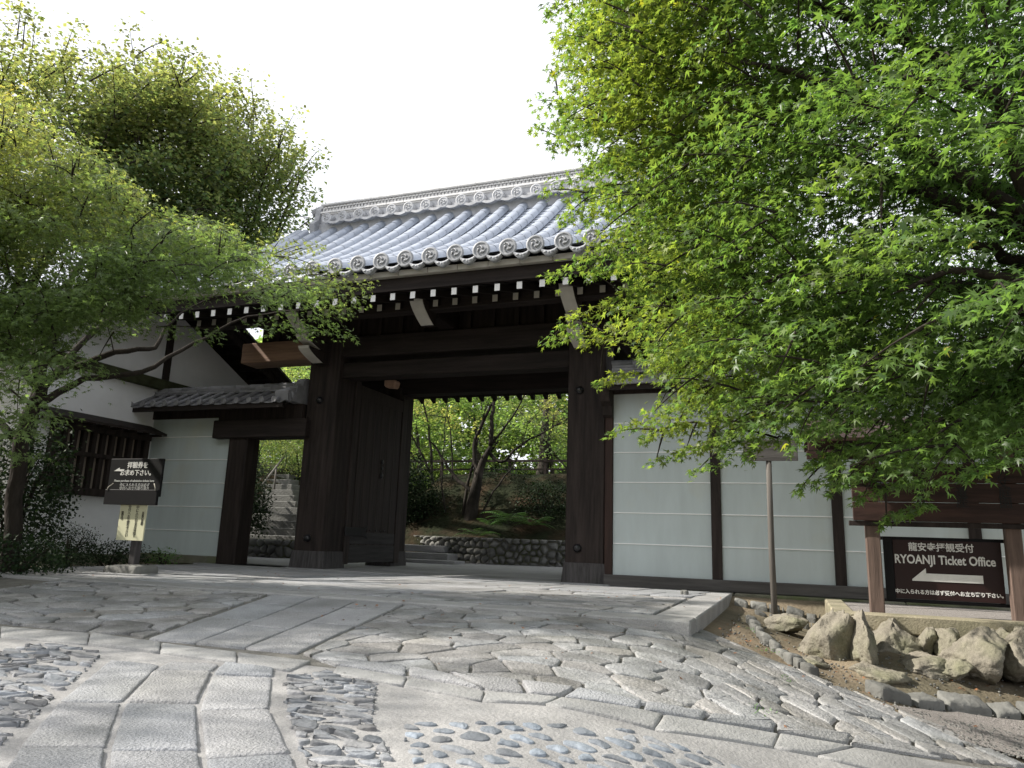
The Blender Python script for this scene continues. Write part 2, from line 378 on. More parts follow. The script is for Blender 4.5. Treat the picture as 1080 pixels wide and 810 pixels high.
def stone(mb, poly, zf, h, gap, rg, rough=.012, round_=1, bulge=0.0, sub=.07, tilt=.01):
    c = np.mean(poly, 0); pts = []
    P = [np.array(p) for p in poly]
    for i in range(len(P)):
        a, b = P[i], P[(i+1) % len(P)]; L = np.linalg.norm(b-a); n = max(1, int(L/sub))
        for k in range(n): pts.append(a+(b-a)*k/n)
    for _ in range(round_):
        q = []
        for i in range(len(pts)):
            a, b = pts[i], pts[(i+1) % len(pts)]; q += [a*.75+b*.25, a*.25+b*.75]
        pts = q
    # inset
    n = len(pts); ins = []
    for i in range(n):
        t = pts[(i+1) % n]-pts[i-1]; t /= max(np.linalg.norm(t), 1e-9); nin = np.array([-t[1], t[0]])
        ins.append(pts[i]+nin*(gap+rg.uniform(0, rough)) if gap < .015 else c+(pts[i]-c)*max(.35, 1-gap/max(np.linalg.norm(pts[i]-c), 1e-6))*(1+rg.uniform(-.5, .5)*rough*6))
    c = np.mean(ins, 0); tx, ty = rg.uniform(-tilt, tilt, 2); hh = h*rg.uniform(.7, 1.25)
    V = []; R = [(1.0, -.03), (1.0, hh*.45), (.965, hh*.88), (.90, hh)]
    if bulge: R.append((.55, hh+bulge))
    for s_, dz in R:
        for p in ins:
            q = c+(p-c)*s_; V.append((q[0], q[1], float(zf(q[0], q[1]))+dz+(tx*(q[0]-c[0])+ty*(q[1]-c[1]))*(dz > 0)*3+(rg.uniform(-1, 1)*.0015 if dz > 0 else 0)))
    V.append((c[0], c[1], float(zf(c[0], c[1]))+hh+bulge*1.15)); F = []
    for r in range(len(R)-1):
        for i in range(n): F.append((r*n+i, r*n+(i+1) % n, (r+1)*n+(i+1) % n, (r+1)*n+i))
    for i in range(n): F.append(((len(R)-1)*n+i, (len(R)-1)*n+(i+1) % n, len(V)-1))
    mb.add(V, F, True)
zero = lambda x, y: 0*x
rg = np.random.default_rng(11)
# raised platform in front of the gate
PX0, PX1, PY0, PY1 = -9.6, -.74, 6.05, 10.35
mb = MB(); mb.box((PX0, PY0+.02, -.6), (PX1-.02, PY1, -.012)); struct('platform_base', mb, M['joint'])
kb = MB(); x = PX0
while x < PX1-.05:
    L = rg.uniform(.9, 1.6); x2 = min(x+L, PX1)
    if PX1-x2 < .4: x2 = PX1
    z0 = -.30
    kb.hexa([(x+.006, PY0, z0), (x2-.006, PY0, z0), (x2-.006, PY0+.36, z0), (x+.006, PY0+.36, z0), (x+.006, PY0, 0), (x2-.006, PY0+.003, 0), (x2-.006, PY0+.36, 0), (x+.006, PY0+.36, .0)], .012); x = x2
y = PY0+.37
while y < PY1-.3:
    y2 = min(y+rg.uniform(.9, 1.3), PY1); kb.hexa([(PX1-.34, y+.006, -.3), (PX1, y+.006, -.3), (PX1, y2-.006, -.3), (PX1-.34, y2-.006, -.3), (PX1-.34, y+.006, 0), (PX1, y+.006, 0), (PX1, y2-.006, 0), (PX1-.34, y2-.006, 0)], .012); y = y2
struct('platform_kerb', kb, M['kerbst'])
slabs = MB(); crz = MB()
# big slabs across the middle and left of the platform, skewed joints running to the gate
y = PY0+.37; rows = [.62, .66, .58, .7, .6, .62]
for r, hgt in enumerate(rows):
    y2 = min(y+hgt, PY1); x = PX0+rg.uniform(0, .5)
    lim = [-3.9, -3.4, -3.2, -2.9, -1.1, -1.1][r]
    while x < lim:
        x2 = x+rg.uniform(.75, 1.35)
        if x2 > lim-.3: x2 = lim
        sk = .12
        stone(slabs, [(x, y), (x2, y), (x2+sk, y2), (x+sk, y2)], zero, .006, .010, rg, .003, 0, sub=.15, tilt=.0025)
        x = x2
    y = y2
for region in ([(-3.85, PY0+.37), (PX1-.35, PY0+.37), (PX1-.35, PY0+1.5), (-3.4, PY0+1.5)], [(-3.2, PY0+1.52), (PX1-.35, PY0+1.52), (PX1-.35, 8.7), (-2.85, 8.7)], [(-1.1, 8.7), (PX1-.35+.0, 8.7), (PX1-.35, PY1), (-1.1, PY1)]):
    for c in cells(region, .36, 1.5, .1, .4, rg): stone(crz, c, zero, .007, .009, rg, .006, 1, tilt=.004)
# forecourt sheets
KY = 3.78
sheet('forecourt_mortar', [(-11, 1.2), (-1, 1.2), (-1, 3.8), (-11, 3.7)], M['mortar'], -.002, step=.2)
sheet('forecourt_mortar', [(-1, 1.2), (1.4, 1.2), (1.4, 5.2), (-1, 3.8)], M['mortar'], -.002, step=.2)
sheet('forecourt_joints', [(-11, 3.7), (-1, 3.8), (-1, 6.04), (-11, 6.04)], M['joint'], -.006, step=.2)
sheet('forecourt_joints', [(-1, 3.8), (1.4, 5.2), (1.25, 5.35), (-.02, 6.04), (-1, 6.04)], M['joint'], -.006, step=.2)
def px(*pts): return [gpt(*p) for p in pts]
# crazy paving left of the path and right of it
for c in cells(px((92, 611), (285, 628), (150, 674), (-90, 648), (-60, 632)), .25, 1.6, .15, .42, rg): stone(crz, c, hz, .014, .011, rg, .008, 1, tilt=.012)
for c in cells(px((432, 638), (728, 660), (800, 690), (850, 722), (700, 752), (352, 703), (318, 690)), .215, 1.5, .05, .42, rg): stone(crz, c, hz, .011, .006, rg, .007, 1, tilt=.008, sub=.05)
for c in cells(px((800, 690), (850, 704), (930, 738), (1010, 775), (1110, 812), (1040, 806), (880, 780), (720, 753)), .19, 1.5, -.5, .42, rg): stone(crz, c, hz, .014, .007, rg, .008, 1, tilt=.010, sub=.05)
struct('crazy_paving', crz, M['crazy'])
# the straight path of granite slabs, three abreast
def lerp(a, b, t): return (a[0]+(b[0]-a[0])*t, a[1]+(b[1]-a[1])*t)
A0, A1 = gpt(290, 628), gpt(156, 675); B0, B1 = gpt(428, 638), gpt(313, 690)
for k, ts in enumerate(([0, .26, .62, 1], [0, .38, .7, 1], [0, .2, .55, 1])):
    l0, l1 = lerp(A0, B0, k/3), lerp(A1, B1, k/3); r0, r1 = lerp(A0, B0, (k+1)/3), lerp(A1, B1, (k+1)/3)
    for t0, t1 in zip(ts[:-1], ts[1:]):
        stone(slabs, ccw([lerp(l0, l1, t0), lerp(r0, r1, t0), lerp(r0, r1, t1), lerp(l0, l1, t1)]), hz, .012, .008, rg, .003, 0, sub=.12, tilt=.002)
# near curved path
cols = [[(116, 697), (57, 744), (15, 794), (-20, 850)], [(185, 695), (160, 709), (128, 744), (113, 792), (108, 850)],
        [(237, 699), (222, 712), (207, 749), (211, 790), (222, 850)], [(292, 705), (287, 723), (285, 749), (309, 797), (330, 850)]]
def along(c, v):
    for a, b in zip(c[:-1], c[1:]):
        if a[1] <= v <= b[1]: t = (v-a[1])/(b[1]-a[1]); return gpt(a[0]+(b[0]-a[0])*t, v)
    return gpt(*(c[0] if v < c[0][1] else c[-1]))
for k, (j0, j1) in enumerate((([697, 742, 791, 849], [703, 742, 791, 849]), ([699, 709, 742, 796, 849], [702, 709, 744, 795, 849]), ([700, 713, 752, 804, 849], [706, 715, 750, 797, 849]))):
    a, b = cols[k], cols[k+1]
    for i in range(len(j0)-1):
        poly = [along(a, j0[i]), along(a, j0[i+1]), along(b, j1[i+1]), along(b, j1[i])]
        if area(poly) > .004: stone(slabs, ccw(poly), hz, .014, .010, rg, .005, 1, sub=.08, tilt=.003)
struct('granite_paving', slabs, M['granite'])
# cross kerb: long slabs
ks = MB(); top = [(-60, 656), (0, 662), (95, 669), (170, 680), (250, 690), (328, 699)]; bot = [(-60, 668), (0, 673), (92, 681), (168, 690), (250, 701), (305, 709)]
for i in range(len(top)-1): stone(ks, ccw([gpt(*top[i]), gpt(*top[i+1]), gpt(*bot[i+1]), gpt(*bot[i])]), hz, .016, .002, rg, .002, 0, sub=.1, tilt=.001)
top = [(355, 704), (430, 716), (512, 731), (590, 738), (700, 756), (822, 776), (900, 790), (1040, 812), (1200, 850)]; bot = [(350, 712), (425, 725), (508, 741), (575, 744), (690, 771), (816, 790), (862, 799), (985, 830), (1130, 880)]
for i in range(len(top)-1): stone(ks, ccw([gpt(*top[i]), gpt(*top[i+1]), gpt(*bot[i+1]), gpt(*bot[i])]), hz, .013, .003, rg, .002, 0, sub=.1, tilt=.001)
struct('kerb_strip', ks, M['kerbst'])
# row of long stones behind the kerb
rw = MB(); a = [(345, 694), (430, 704), (470, 711), (548, 720), (608, 727), (680, 742), (748, 754), (818, 762), (900, 777), (985, 793)]; b = [(355, 703), (430, 714), (512, 729), (556, 734), (592, 737), (676, 751), (742, 763), (818, 774), (895, 787), (1000, 803)]
for i in range(len(a)-1): stone(rw, ccw([gpt(*a[i]), gpt(*a[i+1]), gpt(*b[i+1]), gpt(*b[i])]), hz, .016, .007, rg, .008, 1, sub=.07, tilt=.006)
struct('edging_stones', rw, M['granite'])
# chips set on edge in mortar
ch = MB()
for reg in (px((-5, 688), (50, 678), (112, 690), (95, 705), (15, 790), (-40, 830)), px((300, 716), (345, 708), (400, 722), (395, 760), (300, 752)), px((300, 755), (395, 762), (440, 850), (338, 850))):
    for c in cells(reg, .070, 2.3, .12, .44, rg):
        if rg.random() < .9: stone(ch, c, hz, .010, .008, rg, .010, 1, sub=.05, tilt=.05)
struct('slate_chip_paving', ch, M['chip'])
cb = MB()
for c in cells(px((408, 727), (560, 745), (690, 775), (825, 798), (900, 850), (440, 850)), .098, 1.4, .1, .34, rg):
    if rg.random() < .92: stone(cb, c, hz, .004, rg.uniform(.015, .032), rg, .008, 2, bulge=.005, sub=.09, tilt=.02)
struct('cobble_paving', cb, M['cobble'])
gv = MB()
sheet('gravel_strip', px((940, 745), (1010, 752), (1080, 762), (1250, 775), (1250, 830), (1100, 806), (1000, 783)), M['gravel'], .010, step=.15)
# loose pebbles of the gravel: stuff
pb = MB()
for i in range(900):
    u, v = rg.random(), rg.random(); q = lerp(lerp(gpt0 := gpt(960, 752), gpt(1090, 762), u), lerp(gpt(990, 780), gpt(1095, 806), u), v) if i < 1 else None
    if i < 1:
        GA, GB, GC, GD = gpt(960, 750), gpt(1110, 762), gpt(1110, 806), gpt(1000, 785)
    q = lerp(lerp(GA, GB, u), lerp(GD, GC, u), v); r = rg.uniform(.006, .014)
    pb.ball((q[0], q[1], float(hz(*q))+r*.5), r, 5, 3, (1, 1.1, .7), .2, rg)
for i in range(700):
    x, y = rg.uniform(-.6, 2.0), rg.uniform(5.9, 7.4)+rg.uniform(0, 1.8)*(rg.random() < .35)
    if x < -.1 and y < 6.6: continue
    r = rg.uniform(.004, .013); pb.ball((x, y, float(hz(x, y))+r*.2), r, 5, 3, (1, 1.1, .7), .2, rg)
tag(pb.build('pebbles', M['rubble']), kind='stuff', label='loose grey pebbles scattered on the gravel', cat='pebbles')
# edge stones between earth and gravel, and beside the ditch
es = MB()
def edge_row(pts, wdt, L0, h):
    pts = [np.array(p) for p in pts]
    for a, b in zip(pts[:-1], pts[1:]):
        d = b-a; L = np.linalg.norm(d); d /= L; n = np.array([-d[1], d[0]]); t = 0
        while t < L-.02:
            l = min(rg.uniform(.7, 1.4)*L0, L-t); p = a+d*t; q = a+d*(t+l); w1, w2 = rg.uniform(.7, 1.2, 2)*wdt/2
            stone(es, ccw([tuple(p-n*w1), tuple(q-n*w2), tuple(q+n*w1), tuple(p+n*w2)]), hz, h*rg.uniform(.8, 1.3), .008, rg, .014, 1, bulge=.01, sub=.06, tilt=.04); t += l
edge_row(px((920, 733), (990, 742), (1075, 752), (1180, 760)), .20, .30, .05)
edge_row(px((792, 655), (800, 668), (822, 690), (858, 712)), .13, .14, .05)
edge_row([(-.70, 9.9), (-.1, 9.95), (.3, 9.9)], .14, .17, .05)
edge_row([(-.45, 9.7), (.2, 9.72)], .12, .14, .04)
struct('edge_stones', es, M['rubble'])
# courtyard paving behind the gate
mb = MB(); mb.add([(-9.3, 10.36, 0), (-2.2, 10.36, 0), (6, 11.2, 0), (6, 17.5, .05), (-16, 17.5, .05), (-16, 11.2, 0), (-11, 11.2, 0)], [(0, 1, 2, 3, 4, 5, 6)])
struct('courtyard_paving', mb, M['court'])
mb = MB(); mb.box((-9.6, 10.36, -.2), (-2.45, 11.3, .012), .01); struct('gate_threshold', mb, M['granite'])

# ============================================================ MAIN GATE
G = empty('temple_gate', (-5.1, 11.8, 0), 'great dark timber gate with white tipped rafters under a grey tiled roof', 'gate')
LXa, LXb, RXa, RXb, GY, GD = -7.72, -7.12, -3.06, -2.48, 10.54, .56
for (xa, xb, ya, vis) in ((LXa, LXb, GY, 1), (RXa, RXb, GY, 1), (LXa+.05, LXb-.06, 12.85, 0), (RXa+.05, RXb-.05, 12.85, 0)):
    mb = MB(); mb.box((xa, ya, .0), (xb, ya+GD, 3.9 if vis else 3.5), .02); post = mb.build('post', M['wood'], G)
    mb = MB(); mb.hexa([(xa-.045, ya-.03, .0), (xb+.03, ya-.03, .0), (xb+.03, ya+GD+.03, .0), (xa-.045, ya+GD+.03, .0), (xa-.012, ya-.012, .29), (xb+.012, ya-.012, .29), (xb+.012, ya+GD+.012, .29), (xa-.012, ya+GD+.012, .29)], .006)
    mb.build('post_foot', M['footwood'], post)
    if vis:
        cx_ = (xa+xb)/2-.07+(.04 if xa < -5 else -.03)
        for z in (.49, 2.8):
            mb = MB(); mb.tube([(cx_, ya+.005, z), (cx_, ya-.02, z)], [.062, .062], 14); mb.ball((cx_, ya-.02, z), .060, 14, 10, (1, .85, 1)); mb.build('knob', M['iron'], post)
# lintels and tie beams
mb = MB(); mb.box((-7.70, GY+.06, 3.56), (-.92, GY+.50, 3.92), .02); lt = mb.build('lintel', M['woodx'], G)
mb = MB(); mb.box((-9.28, GY+.055, 3.555), (-7.69, GY+.505, 3.925), .012); mb.build('weathered_sunlit_end', M['tie'], lt)  # left tip: weathered wood, with the sun's brightness put into its colour
mb = MB(); mb.box((LXb-.05, GY+.12, 3.20), (RXa+.05, GY+.44, 3.47), .015); mb.build('lower_lintel', M['woodx'], G)
mb = MB(); mb.box((-9.0, 12.9, 3.36), (-1.2, 13.25, 3.80), .02); mb.build('rear_lintel', M['woodx'], G)
mb = MB(); mb.box((-9.5, 9.72, 3.98), (-.7, 9.94, 4.17), .01); mb.build('front_purlin', M['woodx'], G)
mb = MB(); mb.box((-9.5, 15.2, 3.98), (-.7, 15.42, 4.17), .01); mb.build('rear_purlin', M['woodx'], G)
mb = MB(); mb.box((-9.6, 12.45, 5.5), (-.6, 12.75, 5.85), .01); mb.build('ridge_beam', M['woodx'], G)
for x in (-7.42, -5.15, -2.77):
    mb = MB(); mb.box((x-.13, 10.0, 3.93), (x+.13, 15.3, 4.22), .01); mb.box((x-.11, 12.5, 4.22), (x+.11, 12.72, 5.5)); mb.build('cross_beam', M['woody'], G)
mb = MB()   # dark boarded panel above the lintel, with short struts
mb.box((-9.0, 10.78, 3.93), (-1.2, 10.84, 4.9))
for x in np.arange(-8.6, -1.3, .42): mb.box((x-.04, 10.70, 3.93), (x+.04, 10.78, 4.5))
mb.build('boarded_panel', M['wood'], G)
# bracket arms with curved white painted noses
def bracket(x, yb, yt, z0, z1, wd=.19, parent=G):
    n = 8; arc = []
    for i in range(n+1):
        t = i/n; arc.append((yt+(yb-yt)*.0+ (t**1.6)*.42, z1-.02-(z1-z0-.02)*t))
    prof = [(yt, z1)]+arc[1:]+[(yb, z0), (yb, z1)]
    mb = MB(); mb.prism(prof, 'x', x-wd/2, x+wd/2); o = mb.build('bracket_arm', M['wood'], parent)
    mb = MB(); V = []
    A = [(yt, z1)]+arc[1:]
    for (y, z) in A: V += [(x-wd/2-.004, y-.006, z), (x+wd/2+.004, y-.006, z), (x-wd/2-.004, y+.02, z), (x+wd/2+.004, y+.02, z)]
    F = []
    for i in range(len(A)-1):
        a = 4*i; F += [(a, a+4, a+5, a+1), (a+2, a+3, a+7, a+6), (a, a+2, a+6, a+4), (a+1, a+5, a+7, a+3)]
    F += [(0, 1, 3, 2), (len(V)-4, len(V)-2, len(V)-1, len(V)-3)]
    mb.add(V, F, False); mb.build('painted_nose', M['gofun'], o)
for x in (-2.81, -7.42):
    bracket(x, 10.6, 9.46, 3.79, 4.11)
    bracket(x, 10.6, 9.80, 3.61, 3.77); bracket(x, 10.6, 9.90, 3.40, 3.60)
bracket(-5.15, 9.98, 9.46, 3.78, 4.10, .2)
# rafters, two tiers front and back
def rafter(x, ys, ye, zs, ze, wd, hh, front=True):
    mb = MB(); y0, y1 = ys, ye
    mb.hexa([(x-wd/2, y0, zs-hh), (x+wd/2, y0, zs-hh), (x+wd/2, y1, ze-hh), (x-wd/2, y1, ze-hh), (x-wd/2, y0, zs), (x+wd/2, y0, zs), (x+wd/2, y1, ze), (x-wd/2, y1, ze)])
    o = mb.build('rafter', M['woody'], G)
    if front is not None:
        s = -1 if front else 1
        mb = MB(); mb.hexa([(x-wd/2-.002, y0+s*.006, zs-hh-.002), (x+wd/2+.002, y0+s*.006, zs-hh-.002), (x+wd/2+.002, y0-s*.002, zs-hh-.002), (x-wd/2-.002, y0-s*.002, zs-hh-.002),
                            (x-wd/2-.002, y0+s*.006, zs+.002), (x+wd/2+.002, y0+s*.006, zs+.002), (x+wd/2+.002, y0-s*.002, zs+.002), (x-wd/2-.002, y0-s*.002, zs+.002)])
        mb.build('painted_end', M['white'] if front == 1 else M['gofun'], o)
for k in range(27):
    x = -2.32+.322*(k-22) if True else 0
    rafter(x, 8.90, 10.2, 3.975, 4.36, .072, .095, 1)
for k in range(26):
    x = -2.64+.322*(k-21)
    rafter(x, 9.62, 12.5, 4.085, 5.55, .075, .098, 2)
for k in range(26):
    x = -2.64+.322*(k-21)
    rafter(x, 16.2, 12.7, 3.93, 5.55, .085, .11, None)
mb = MB()
mb.hexa([(-9.7, 8.86, 4.00), (-.5, 8.86, 4.00), (-.5, 10.25, 4.42), (-9.7, 10.25, 4.42), (-9.7, 8.86, 4.03), (-.5, 8.86, 4.03), (-.5, 10.25, 4.45), (-9.7, 10.25, 4.45)])
mb.hexa([(-9.7, 9.6, 4.13), (-.5, 9.6, 4.13), (-.5, 12.6, 5.62), (-9.7, 12.6, 5.62), (-9.7, 9.6, 4.16), (-.5, 9.6, 4.16), (-.5, 12.6, 5.66), (-9.7, 12.6, 5.66)])
mb.hexa([(-9.7, 12.6, 5.62), (-.5, 12.6, 5.62), (-.5, 16.3, 3.96), (-9.7, 16.3, 3.96), (-9.7, 12.6, 5.66), (-.5, 12.6, 5.66), (-.5, 16.3, 4.0), (-9.7, 16.3, 4.0)])
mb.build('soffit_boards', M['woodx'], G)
mb = MB(); mb.box((-9.7, 8.90, 4.03), (-.5, 8.99, 4.205)); mb.build('eave_board', M['woodx'], G)
mb = MB(); mb.box((-9.7, 16.25, 3.99), (-.5, 16.4, 4.25)); mb.build('eave_board', M['woodx'], G)
x = -9.7; mb = MB()
while x < -.5:
    x2 = min(x+.46, -.5); mb.box((x+.004, 8.81, 4.205), (x2-.004, 8.99, 4.285), .003); x = x2
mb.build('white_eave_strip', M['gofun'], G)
# roof profile
EY, EZ, RY, RZ = 8.70, 4.38, 12.45, 6.90
def prof(t, sag=.26): return (EY+(RY-EY)*t, EZ+(RZ-EZ)*t-sag*4*t*(1-t)*(1-.25*t)*.9)
GX0, GX1, PITCHX = -9.62, -.58, .3865
discs_x = [-2.23-.3865*k for k in range(-4, 20)]
discs_x = [x for x in discs_x if GX0 < x < GX1]
def roof_slope(name, pf, discs, hp, r0, parent, material, x0, x1, nt_=13, flip=False, backy=None):
    mb = MB()
    def pt(t):
        y, z = pf(t)
        return (2*backy-y if backy is not None else y, z)
    # pans, stepped courses
    nc = nt_*2
    edges = [x0]+discs+[x1]
    for a, b in zip(edges[:-1], edges[1:]):
        if b-a < .02: continue
        for i in range(nc):
            t0, t1 = i/nc, (i+1)/nc; (ya, za), (yb, zb) = pt(t0), pt(t1)
            V = []; n = 4
            for (y, z, dz) in ((ya, za, .0), (ya, za, .022), (yb, zb, .004)):
                for k in range(n+1):
                    u = k/n; V.append((a+(b-a)*u, y, z+dz*.6-.022*math.sin(math.pi*u)-.028))
            F = [(k, k+1, n+2+k, n+1+k) for k in range(n)]+[(n+1+k, n+2+k, 2*n+3+k, 2*n+2+k) for k in range(n)]
            mb.add(V, F, False)
    pan = mb.build('pan_tiles', material, parent)
    m_ = 8
    for x in discs:
        mb = MB()
        for i in range(nt_):
            t0, t1 = i/nt_, (i+1)/nt_; V = []; sub = 2
            for j in range(sub+1):
                t = t0+(t1-t0)*j/sub; y, z = pt(t); r = r0*(1.0 if j == 0 else (1.0-.022*j))
                for k in range(m_+1):
                    th = math.pi*k/m_; V.append((x-r*math.cos(th), y, z-.02+r*1.05*math.sin(th)+.0))
            F = []
            for j in range(sub):
                for k in range(m_): F.append((j*(m_+1)+k, j*(m_+1)+k+1, (j+1)*(m_+1)+k+1, (j+1)*(m_+1)+k))
            mb.add(V, F, True)
        mb.build('tile_roll', material, pan)
    return pan
def disc(mb, x, y, z, r, ny=-1, th=.03, detail=True):
    n = 20; V = []; F = []
    rings = [(r, 0), (r, th), (r*.9, th+.006), (r*.80, th+.006), (r*.76, th-.004), (.001, th-.004)]
    for rr, d in rings:
        for k in range(n):
            a = 2*math.pi*k/n; V.append((x+rr*math.cos(a), y+ny*d, z+rr*math.sin(a)))
    for j in range(len(rings)-1):
        for k in range(n): F.append((j*n+k, j*n+(k+1) % n, (j+1)*n+(k+1) % n, (j+1)*n+k))
    mb.add(V, F, False)
    if detail:   # three comma swirl in relief
        for q in range(3):
            a0 = 2*math.pi*q/3+.5; pts = []
            for i in range(7):
                t = i/6; a = a0+t*2.0; rr = r*(.22+.36*t); pts.append((x+rr*math.cos(a), y+ny*(th+.002), z+rr*math.sin(a)))
            mb.tube(pts, [r*.15, r*.15, r*.13, r*.11, r*.085, r*.06, r*.03], 5)
roof = roof_slope('roof', prof, discs_x, PITCHX, .112, G, M['tile'], GX0, GX1)
roof_slope('roof', prof, discs_x, PITCHX, .112, G, M['tile'], GX0, GX1, backy=12.6)
for x in discs_x: mb = MB(); disc(mb, x, EY-.0, EZ+.018, .126); mb.build('round_eave_tile', M['tile_dark'], G)
for a, b in zip(discs_x[1:], discs_x[:-1]):
    mb = MB(); V = []; n = 10; c = (a+b)/2; hw = (b-a)/2-.085
    for k in range(n+1):
        u = -1+2*k/n; zt = EZ-.055-.035*(1-u*u); zb = zt-.075*(1-.55*u*u)
        for (dy, z) in ((.03, zt), (-.03, zt), (-.03, zb), (.03, zb), (-.042, zt-.018), (-.042, zb+.018)): V.append((c+u*hw, EY+dy, z))
    F = []
    for k in range(n):
        p, q = 6*k, 6*(k+1)
        F += [(p, q, q+1, p+1), (p+2, q+2, q+3, p+3), (p+1, q+1, q+4, p+4), (p+4, q+4, q+5, p+5), (p+5, q+5, q+2, p+2)]
    mb.add(V, F, False)
    for s in (-1, 0, 1):
        mb.ball((c+s*hw*.42, EY-.042, EZ-.055-.035-.035+.012*abs(s)), .020, 6, 4, (1.4 if s else .9, .5, .8))
    mb.build('eave_pan_tile', M['tile_dark'], G)
# gable verges: barge boards and verge rolls
for gx, s in ((GX0, -1), (GX1, 1)):
    for bk in (0, 1):
        mb = MB(); V = []; n = 10
        for i in range(n+1):
            y, z = prof(i/n); y = 2*12.6-y if bk else y
            V += [(gx-.03, y, z-.10), (gx+.03, y, z-.10), (gx+.03, y, z-.44), (gx-.03, y, z-.44)]
        F = []
        for i in range(n):
            a = 4*i; F += [(a+j, a+(j+1) % 4, a+4+(j+1) % 4, a+4+j) for j in range(4)]
        mb.add(V, F); mb.build('barge_board', M['wood'], G)
        mb = MB(); pts = []
        for i in range(n+1):
            y, z = prof(i/n*.98); y = 2*12.6-y if bk else y; pts.append((gx+s*.02, y, z+.03))
        mb.tube(pts, [.10]*len(pts), 10); mb.build('verge_tiles', M['tile'], G)
for gx in (-8.9, -1.3): mb = MB(); mb.prism([(10.5, 4.2), (14.7, 4.2), (12.6, 6.2)], 'x', gx-.03, gx+.03); mb.build('gable_boards', M['wood'], G)
# ridge
RX0, RX1 = -9.15, -1.05
rd = MB()
rd.box((RX0, 12.36, 6.7), (RX1, 12.84, 7.02)); rd.box((RX0, 12.40, 7.02), (RX1, 12.80, 7.26))
rd.box((RX0, 12.42, 7.30), (RX1, 12.78, 7.44)); ridge = rd.build('ridge', M['ridge'], G)
mb = MB()
for z0, z1, e in ((7.26, 7.30, .05), (7.44, 7.475, .06), (7.235, 7.26, .02)):
    x = RX0
    while x < RX1: x2 = min(x+.4, RX1); mb.box((x+.003, 12.40-e, z0), (x2-.003, 12.80+e, z1), .004); x = x2
mb.build('ridge_courses', M['ridge_white'], ridge)
mb = MB(); RD = []
x = RX1-.1
while x > RX0+.1: RD.append(x); x -= .3865
for x in RD:
    xx = x; mb = MB()
    mb.tube([(xx, 12.40, 7.10), (xx, 12.22, 7.06)], [.095, .095], 14); disc(mb, xx, 12.22, 7.06, .115, -1, .02); mb.build('round_ridge_tile', M['ridge'], ridge)
mb = MB()
for a in RD[:-1]:
    c = a-.193; V = []; n = 8
    for k in range(n+1):
        u = -1+2*k/n; zt = 7.03-.06*(1-u*u); V += [(c+u*.17, 12.20, zt), (c+u*.17, 12.20, zt-.055), (c+u*.17, 12.42, zt+.05), (c+u*.17, 12.42, zt-.0)]
    F = []
    for k in range(n): p = 4*k; q = p+4; F += [(p, q, q+1, p+1), (p+2, q+2, q, p), (p+1, q+1, q+3, p+3)]
    mb.add(V, F, False)
mb.build('ridge_scallops', M['ridge'], ridge)
mb = MB()   # interlocking ring pattern
x = RX0+.1
while x < RX1:
    n = 10; V = []; F = []
    for k in range(n):
        a = math.pi*k/(n-1)
        for rr, dy in ((.062, 0), (.047, 0), (.062, .02), (.047, .02)): V.append((x+rr*math.cos(a), 12.405-dy, 7.31+rr*1.7*math.sin(a)))
    for k in range(n-1): p = 4*k; q = p+4; F += [(p+2, q+2, q+3, p+3), (p, q, q+2, p+2), (p+1, q+1, q+3, p+3)]
    mb.add(V, F, False); x += .078
mb.build('ridge_openwork', M['ridge_white'], ridge)
mb = MB(); x = RX0
while x < RX1:
    x2 = min(x+.33, RX1); mb.tube([(x, 12.6, 7.49), (x+.02, 12.6, 7.50), (x2, 12.6, 7.49)], [.105, .10, .094], 12); x = x2
x = RX0+.05
mb2 = MB()
while x < RX1:
    for s in (1, -1): mb2.tube([(x, 12.49, 7.485), (x+s*.045, 12.485, 7.555)], [.011, .011], 4)
    x += .085
mb.build('ridge_cap', M['ridge'], ridge); mb2.build('cap_lattice', M['ridge_white'], ridge)
for ex, s in ((RX0, -1), (RX1, 1)):
    mb = MB(); mb.prism([(12.25, 6.72), (12.95, 6.72), (13.05, 6.95), (12.88, 7.1), (12.84, 7.36), (12.72, 7.47), (12.6, 7.50), (12.48, 7.47), (12.36, 7.36), (12.32, 7.1), (12.15, 6.95)], 'x', ex+s*.0, ex+s*.12)
    mb.ball((ex+s*.12, 12.6, 7.2), .16, 10, 7, (.5, 1, 1.1))
    mb.tube([(ex-s*.1, 12.6, 7.46), (ex+s*.16, 12.6, 7.46), (ex+s*.34, 12.6, 7.40)], [.1, .1, .10], 12)
    mb.build('ridge_end_ornament', M['tile_dark'], ridge)
